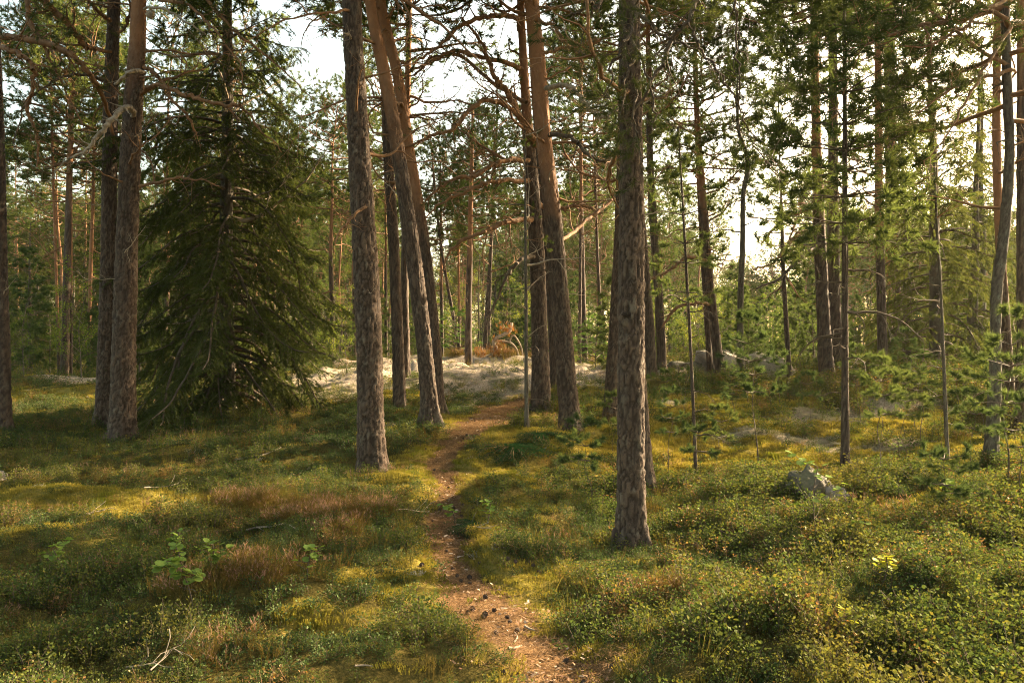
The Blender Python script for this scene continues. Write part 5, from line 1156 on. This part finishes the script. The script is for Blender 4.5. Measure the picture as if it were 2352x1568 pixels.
root = empty('fallen_treetop', P(1150, 838, 26.5), label='fallen dead pine top with rust coloured needles on the lichen rock', cat='fallen branch'); o0 = np.array(root.location); root.location.z = Hs(o0[0], o0[1]); o0 = np.array(root.location)
LM = [[(1175, 742, 26.5, 7), (1172, 757, 26.4, 9), (1158, 768, 26.3, 9), (1140, 776, 26.3, 9), (1133, 788, 26.3, 8), (1140, 800, 26.3, 7), (1125, 815, 26.3, 6), (1105, 828, 26.3, 4)],
      [(1140, 782, 26.3, 6), (1170, 786, 26.4, 5), (1185, 800, 26.5, 5), (1192, 822, 26.5, 6), (1196, 838, 26.5, 6)], [(1170, 786, 26.4, 4), (1180, 770, 26.4, 4), (1198, 800, 26.5, 4), (1200, 836, 26.5, 4)], [(1136, 790, 26.3, 4), (1130, 818, 26.2, 3), (1120, 840, 26.2, 2)]]
for li, pts in enumerate(LM):
    w3 = [P(a, b, y_)-o0 for a, b, y_, c_ in pts]; n = len(pts)*4; c = catmull(w3, n); rr = catmull(np.array([[c_/FPX*y_/2] for a, b, y_, c_ in pts]), n)[:, 0]
    acc = Acc(); segs_to(acc, [(tuple(c[i]), tuple(c[i+1]), rr[i], rr[i+1]) for i in range(n-1)], 6, 0); link('branch', acc.mesh('branch', [M['dead_wood']]), root)
acc = Acc(); r = random.Random(8); ps = []; ds = []; sg = []
for (px, py, sx, sy, n) in ((1165, 752, 16, 11, 34), (1140, 806, 16, 20, 80), (1105, 815, 11, 14, 32), (1160, 825, 12, 8, 26)):
    for _ in range(n):
        q = P(px+r.gauss(0, sx*.6), py+r.gauss(0, sy*.6), 26.3+r.gauss(0, .12))-o0; ps.append(q); ds.append((r.gauss(0, .4), r.gauss(0, .4), -1)); sg.append((tuple(q), (q[0]+r.gauss(0, .05), q[1], q[2]+.12), .003, .003))
segs_to(acc, sg, 3, 0); scatter(acc, TUFT_FAR, ps, ds, np.full(len(ps), .8), 1, seed=8); link('needles', acc.mesh('needles', [M['dead_wood'], M['rust']]), root)

def rock_mesh(seed, sx, sy, sz, sub=5, ang=.3):
    import bmesh
    bm = bmesh.new(); bmesh.ops.create_icosphere(bm, subdivisions=sub, radius=1)
    v = np.array([x.co[:] for x in bm.verts]); r = np.random.default_rng(seed)
    for k in range(14):   # flat broken faces
        d = r.normal(size=3); d /= np.linalg.norm(d); lim = r.uniform(.6, .9); h_ = v@d; v = v-np.maximum(h_-lim, 0)[:, None]*d*.9
    n = fbm(v[:, 0]*3+v[:, 2]*2, v[:, 1]*3-v[:, 2]*1.5, seed, 5)-.5; v = v*(1+n[:, None]*(ang+.35))
    v = v*[sx, sy, sz]
    for b, c_ in zip(bm.verts, v): b.co = c_
    me = bpy.data.meshes.new('rock'); bm.to_mesh(me); bm.free()
    for p_ in me.polygons: p_.use_smooth = True
    return me
for px, py, Y, sx, sy, sz, rz, up, mt, lb in ((1655, 872, 20.5, .95, .8, .55, .2, .12, 'pale_rock', 'grey boulder behind the leaning pine in the middle distance'), (1585, 885, 20.0, .85, .7, .32, .5, .02, 'rock', 'low dark mossy boulder left of the big grey boulder'),
        (1775, 892, 19.5, .75, .6, .55, .9, .1, 'pale_rock', 'pale sloping stone slab right of the grey boulder'), (1865, 1145, 8.0, .32, .26, .24, .4, .10, 'rock', 'mossy lichen grown boulder in the bilberries on the right'),
        (1905, 1165, 7.9, .22, .2, .14, 1.4, .05, 'pale_rock', 'small pale stone touching the mossy boulder on the right'), (-12, 1112, 9.0, .14, .14, .13, 0, .04, 'pale_rock', 'small pinkish stone cut by the left edge of the picture')):
    x_ = (px-CX)/FPX*Y; z_ = Hs(x_, Y); me = rock_mesh(int(px)+2000, sx, sy, sz, 5 if Y < 12 else 4); me.materials.append(M[mt])
    o = link('boulder' if sx > .2 else 'stone', me, None, (x_, Y, z_+up)); o.rotation_euler = (.1, .15 if px != 1775 else .45, rz); tag(o, lb, 'rock')

# ------------------------------------------------------------------ pine cones, sticks
def cone_mesh(seed):
    r = random.Random(seed); acc = Acc()
    V = []; F = []
    th = np.arange(8)*2*math.pi/8; prof = [(0, .004), (.006, .012), (.018, .0165), (.03, .014), (.04, .008), (.045, .002)]
    for z, rr_ in prof: V += [(math.cos(t)*rr_, math.sin(t)*rr_, z) for t in th]
    for i in range(len(prof)-1):
        for k in range(8): F.append((i*8+k, i*8+(k+1) % 8, (i+1)*8+(k+1) % 8, (i+1)*8+k))
    acc.add(V, F, 0); T = []
    for i in range(5):
        for k in range(7):
            a = (k+i*.5)*2*math.pi/7; z = .006+i*.0075; rr_ = (.0185, .021, .020, .016, .011)[i]; d = np.array([math.cos(a), math.sin(a), 0]); s = np.array([-math.sin(a), math.cos(a), 0])
            b = d*rr_*.55+[0, 0, z]; e = d*(rr_+.004)+np.array([0, 0, z+.006]); T.append([b-s*.003, b+s*.003, e+s*.005, e-s*.005])
    T = np.array(T); acc.add(T.reshape(-1, 3), np.arange(len(T)*4).reshape(-1, 4), 0)
    return acc.mesh('pine_cone', [M['cone']], False)
CM = [cone_mesh(1)]
rc = random.Random(22); spots = [(1092, 1245), (1040, 1310), (1062, 1340), (1120, 1380), (1140, 1240), (1105, 1253), (1140, 1250), (1137, 1258), (1080, 1268), (1081, 1285), (1110, 1262), (1138, 1262), (1160, 1240), (1150, 1262), (1165, 1268), (1170, 1275),
        (1065, 1232), (1050, 1230), (1040, 1168), (1070, 1172), (1065, 1165), (1090, 1172), (1055, 1232), (1095, 1196), (1100, 1207), (1050, 1201), (1085, 1206), (1225, 1305), (1250, 1310), (1215, 1300), (1235, 1325), (1100, 1410), (1085, 1412), (1075, 1418), (1090, 1425),
        (1110, 1428), (1115, 1418), (1240, 1320), (960, 1380), (975, 1425), (1150, 1445), (1145, 1460), (1155, 1455), (1130, 1412), (995, 1225), (1170, 1290), (1185, 1295), (880, 1220), (870, 1372), (1030, 1270), (1010, 1175), (1125, 1290), (1105, 1300), (1290, 1450), (1330, 1470), (1355, 1500),
        (1265, 1525), (1020, 1140), (1048, 1120), (1035, 1105), (1060, 1190), (1200, 1330), (1050, 1330), (1075, 1345), (1400, 1540)]
for _ in range(40):
    i = rc.randrange(len(PATH_PX)-3)+1; a, b, w_ = PATH_PX[i]; spots.append((a+rc.gauss(0, w_*.5), b+rc.uniform(-30, 30)))
spots = [q for q in spots if rc.random() < .7]
for px, py in spots:
    x_, y_, z_ = G(px, py); o = link('pine_cone', CM[0], None, (x_, y_, z_+.016)); s = rc.uniform(.5, .8); o.scale = (s, s, s)
    o.rotation_euler = (rc.uniform(1.0, 2.0), rc.uniform(-.4, .4), rc.uniform(0, 6.28)); tag(o, 'small dark open pine cone lying on or beside the needle covered path', 'pine cone', 'pine cones along the path')
STK = [([(565, 1238), (590, 1228), (620, 1222), (655, 1216), (678, 1228)], 4, 'pale forked dead stick lying in the brown heather'), ([(1048, 1215), (1075, 1216), (1102, 1222), (1130, 1222)], 3, 'thin pale stick lying across the right edge of the path'),
       ([(1168, 1494), (1182, 1493), (1198, 1488)], 9, 'short thick pale piece of wood on the path near the bottom'), ([(1180, 1480), (1188, 1470), (1182, 1458)], 5, 'short upright curled bark strip on the path'), ([(1205, 1443), (1215, 1450), (1228, 1452)], 6, 'short pale twig above the thick piece of wood on the path'),
       ([(815, 1548), (840, 1540), (855, 1537)], 5, 'white bare twig in the bilberries left of the path at the bottom'), ([(345, 1562), (372, 1540), (395, 1515), (420, 1530)], 4, 'forked pale stick at the bottom edge on the left'), ([(905, 1180), (930, 1178), (960, 1184), (985, 1184)], 3, 'thin curved twig lying left of the path'),
       ([(540, 1060), (600, 1050), (645, 1035)], 5, 'long dead stick in the shrubs below the big spruce'), ([(150, 1205), (200, 1195), (240, 1185)], 4, 'dark stick on the yellow moss at the left'), ([(290, 1550), (330, 1545), (360, 1542)], 3, 'thin pale twig at the bottom left'),
       ([(330, 1130), (380, 1125), (410, 1118)], 3, 'bare grey twig lying behind the yellow moss on the left'), ([(1050, 935), (1075, 938), (1090, 930)], 4, 'short stick on the path bend near the lichen rock'), ([(1330, 1140), (1390, 1160), (1370, 1185)], 3, 'thin crooked twig among shrubs left of the nearest pine'),
       ([(2330, 1150), (2300, 1170), (2260, 1185)], 4, 'thin bare stick near the right edge')]
for i, (pts, wd, lb) in enumerate(STK):
    w3 = []; 
    for px, py in pts: x_, y_, z_ = G(px, py); w3.append(np.array([x_, y_, z_+.05*(0.5+.5*random.Random(i).random()) if wd < 5 else z_+.012]))
    o0 = w3[0].copy(); c = catmull([p_-o0 for p_ in w3], 16); rad = wd/FPX*o0[1]/2; r = random.Random(i); segs = [(tuple(c[k]), tuple(c[k+1]), rad*(1-.03*k), rad*(1-.03*(k+1))) for k in range(15)]; tw = []; tp = []
    if wd < 5:
        for k in range(3, 15, 3): d = nrm(tuple(c[k]-c[k-1])); s = perp(d, r); grow(r, tuple(c[k]), nrm((d[0]+s[0], d[1]+s[1], abs(s[2])*.4)), .16, rad*.6, 2, DEADQ, tw, tp)
    acc = Acc(); segs_to(acc, segs, 6, 0); segs_to(acc, tw, 4, 0); o = link('stick', acc.mesh('stick', [M['dead_wood']]), None, o0); tag(o, lb, 'stick')
hz = bpy.data.materials.new('thin_haze'); hz.use_nodes = True; ht_ = hz.node_tree; ht_.nodes.clear()
pv = ht_.nodes.new('ShaderNodeVolumePrincipled'); pv.inputs['Color'].default_value = (0.95, 0.95, 0.92, 1); pv.inputs['Density'].default_value = 0.00015; pv.inputs['Anisotropy'].default_value = 0.55
ho = ht_.nodes.new('ShaderNodeOutputMaterial'); ht_.links.new(pv.outputs[0], ho.inputs['Volume'])
ha = Acc(); bx = np.array([(x_, y_, z_) for z_ in (-4.0, 26.0) for x_, y_ in ((-320, -320), (320, -320), (320, 320), (-320, 320))], float)
ha.add(bx, [(3, 2, 1, 0), (4, 5, 6, 7), (0, 1, 5, 4), (1, 2, 6, 5), (2, 3, 7, 6), (3, 0, 4, 7)], 0)
tag(link('haze', ha.mesh('haze', [hz], False)), 'thin warm haze between the trees', kind='stuff')
zz = np.concatenate(GZ) if False else ZZ
print('ground z', zz.min(), zz.max())
print('objects', len(bpy.data.objects), 'tris', sum(len(m.loops)-2*len(m.polygons) for m in bpy.data.meshes if m.users))
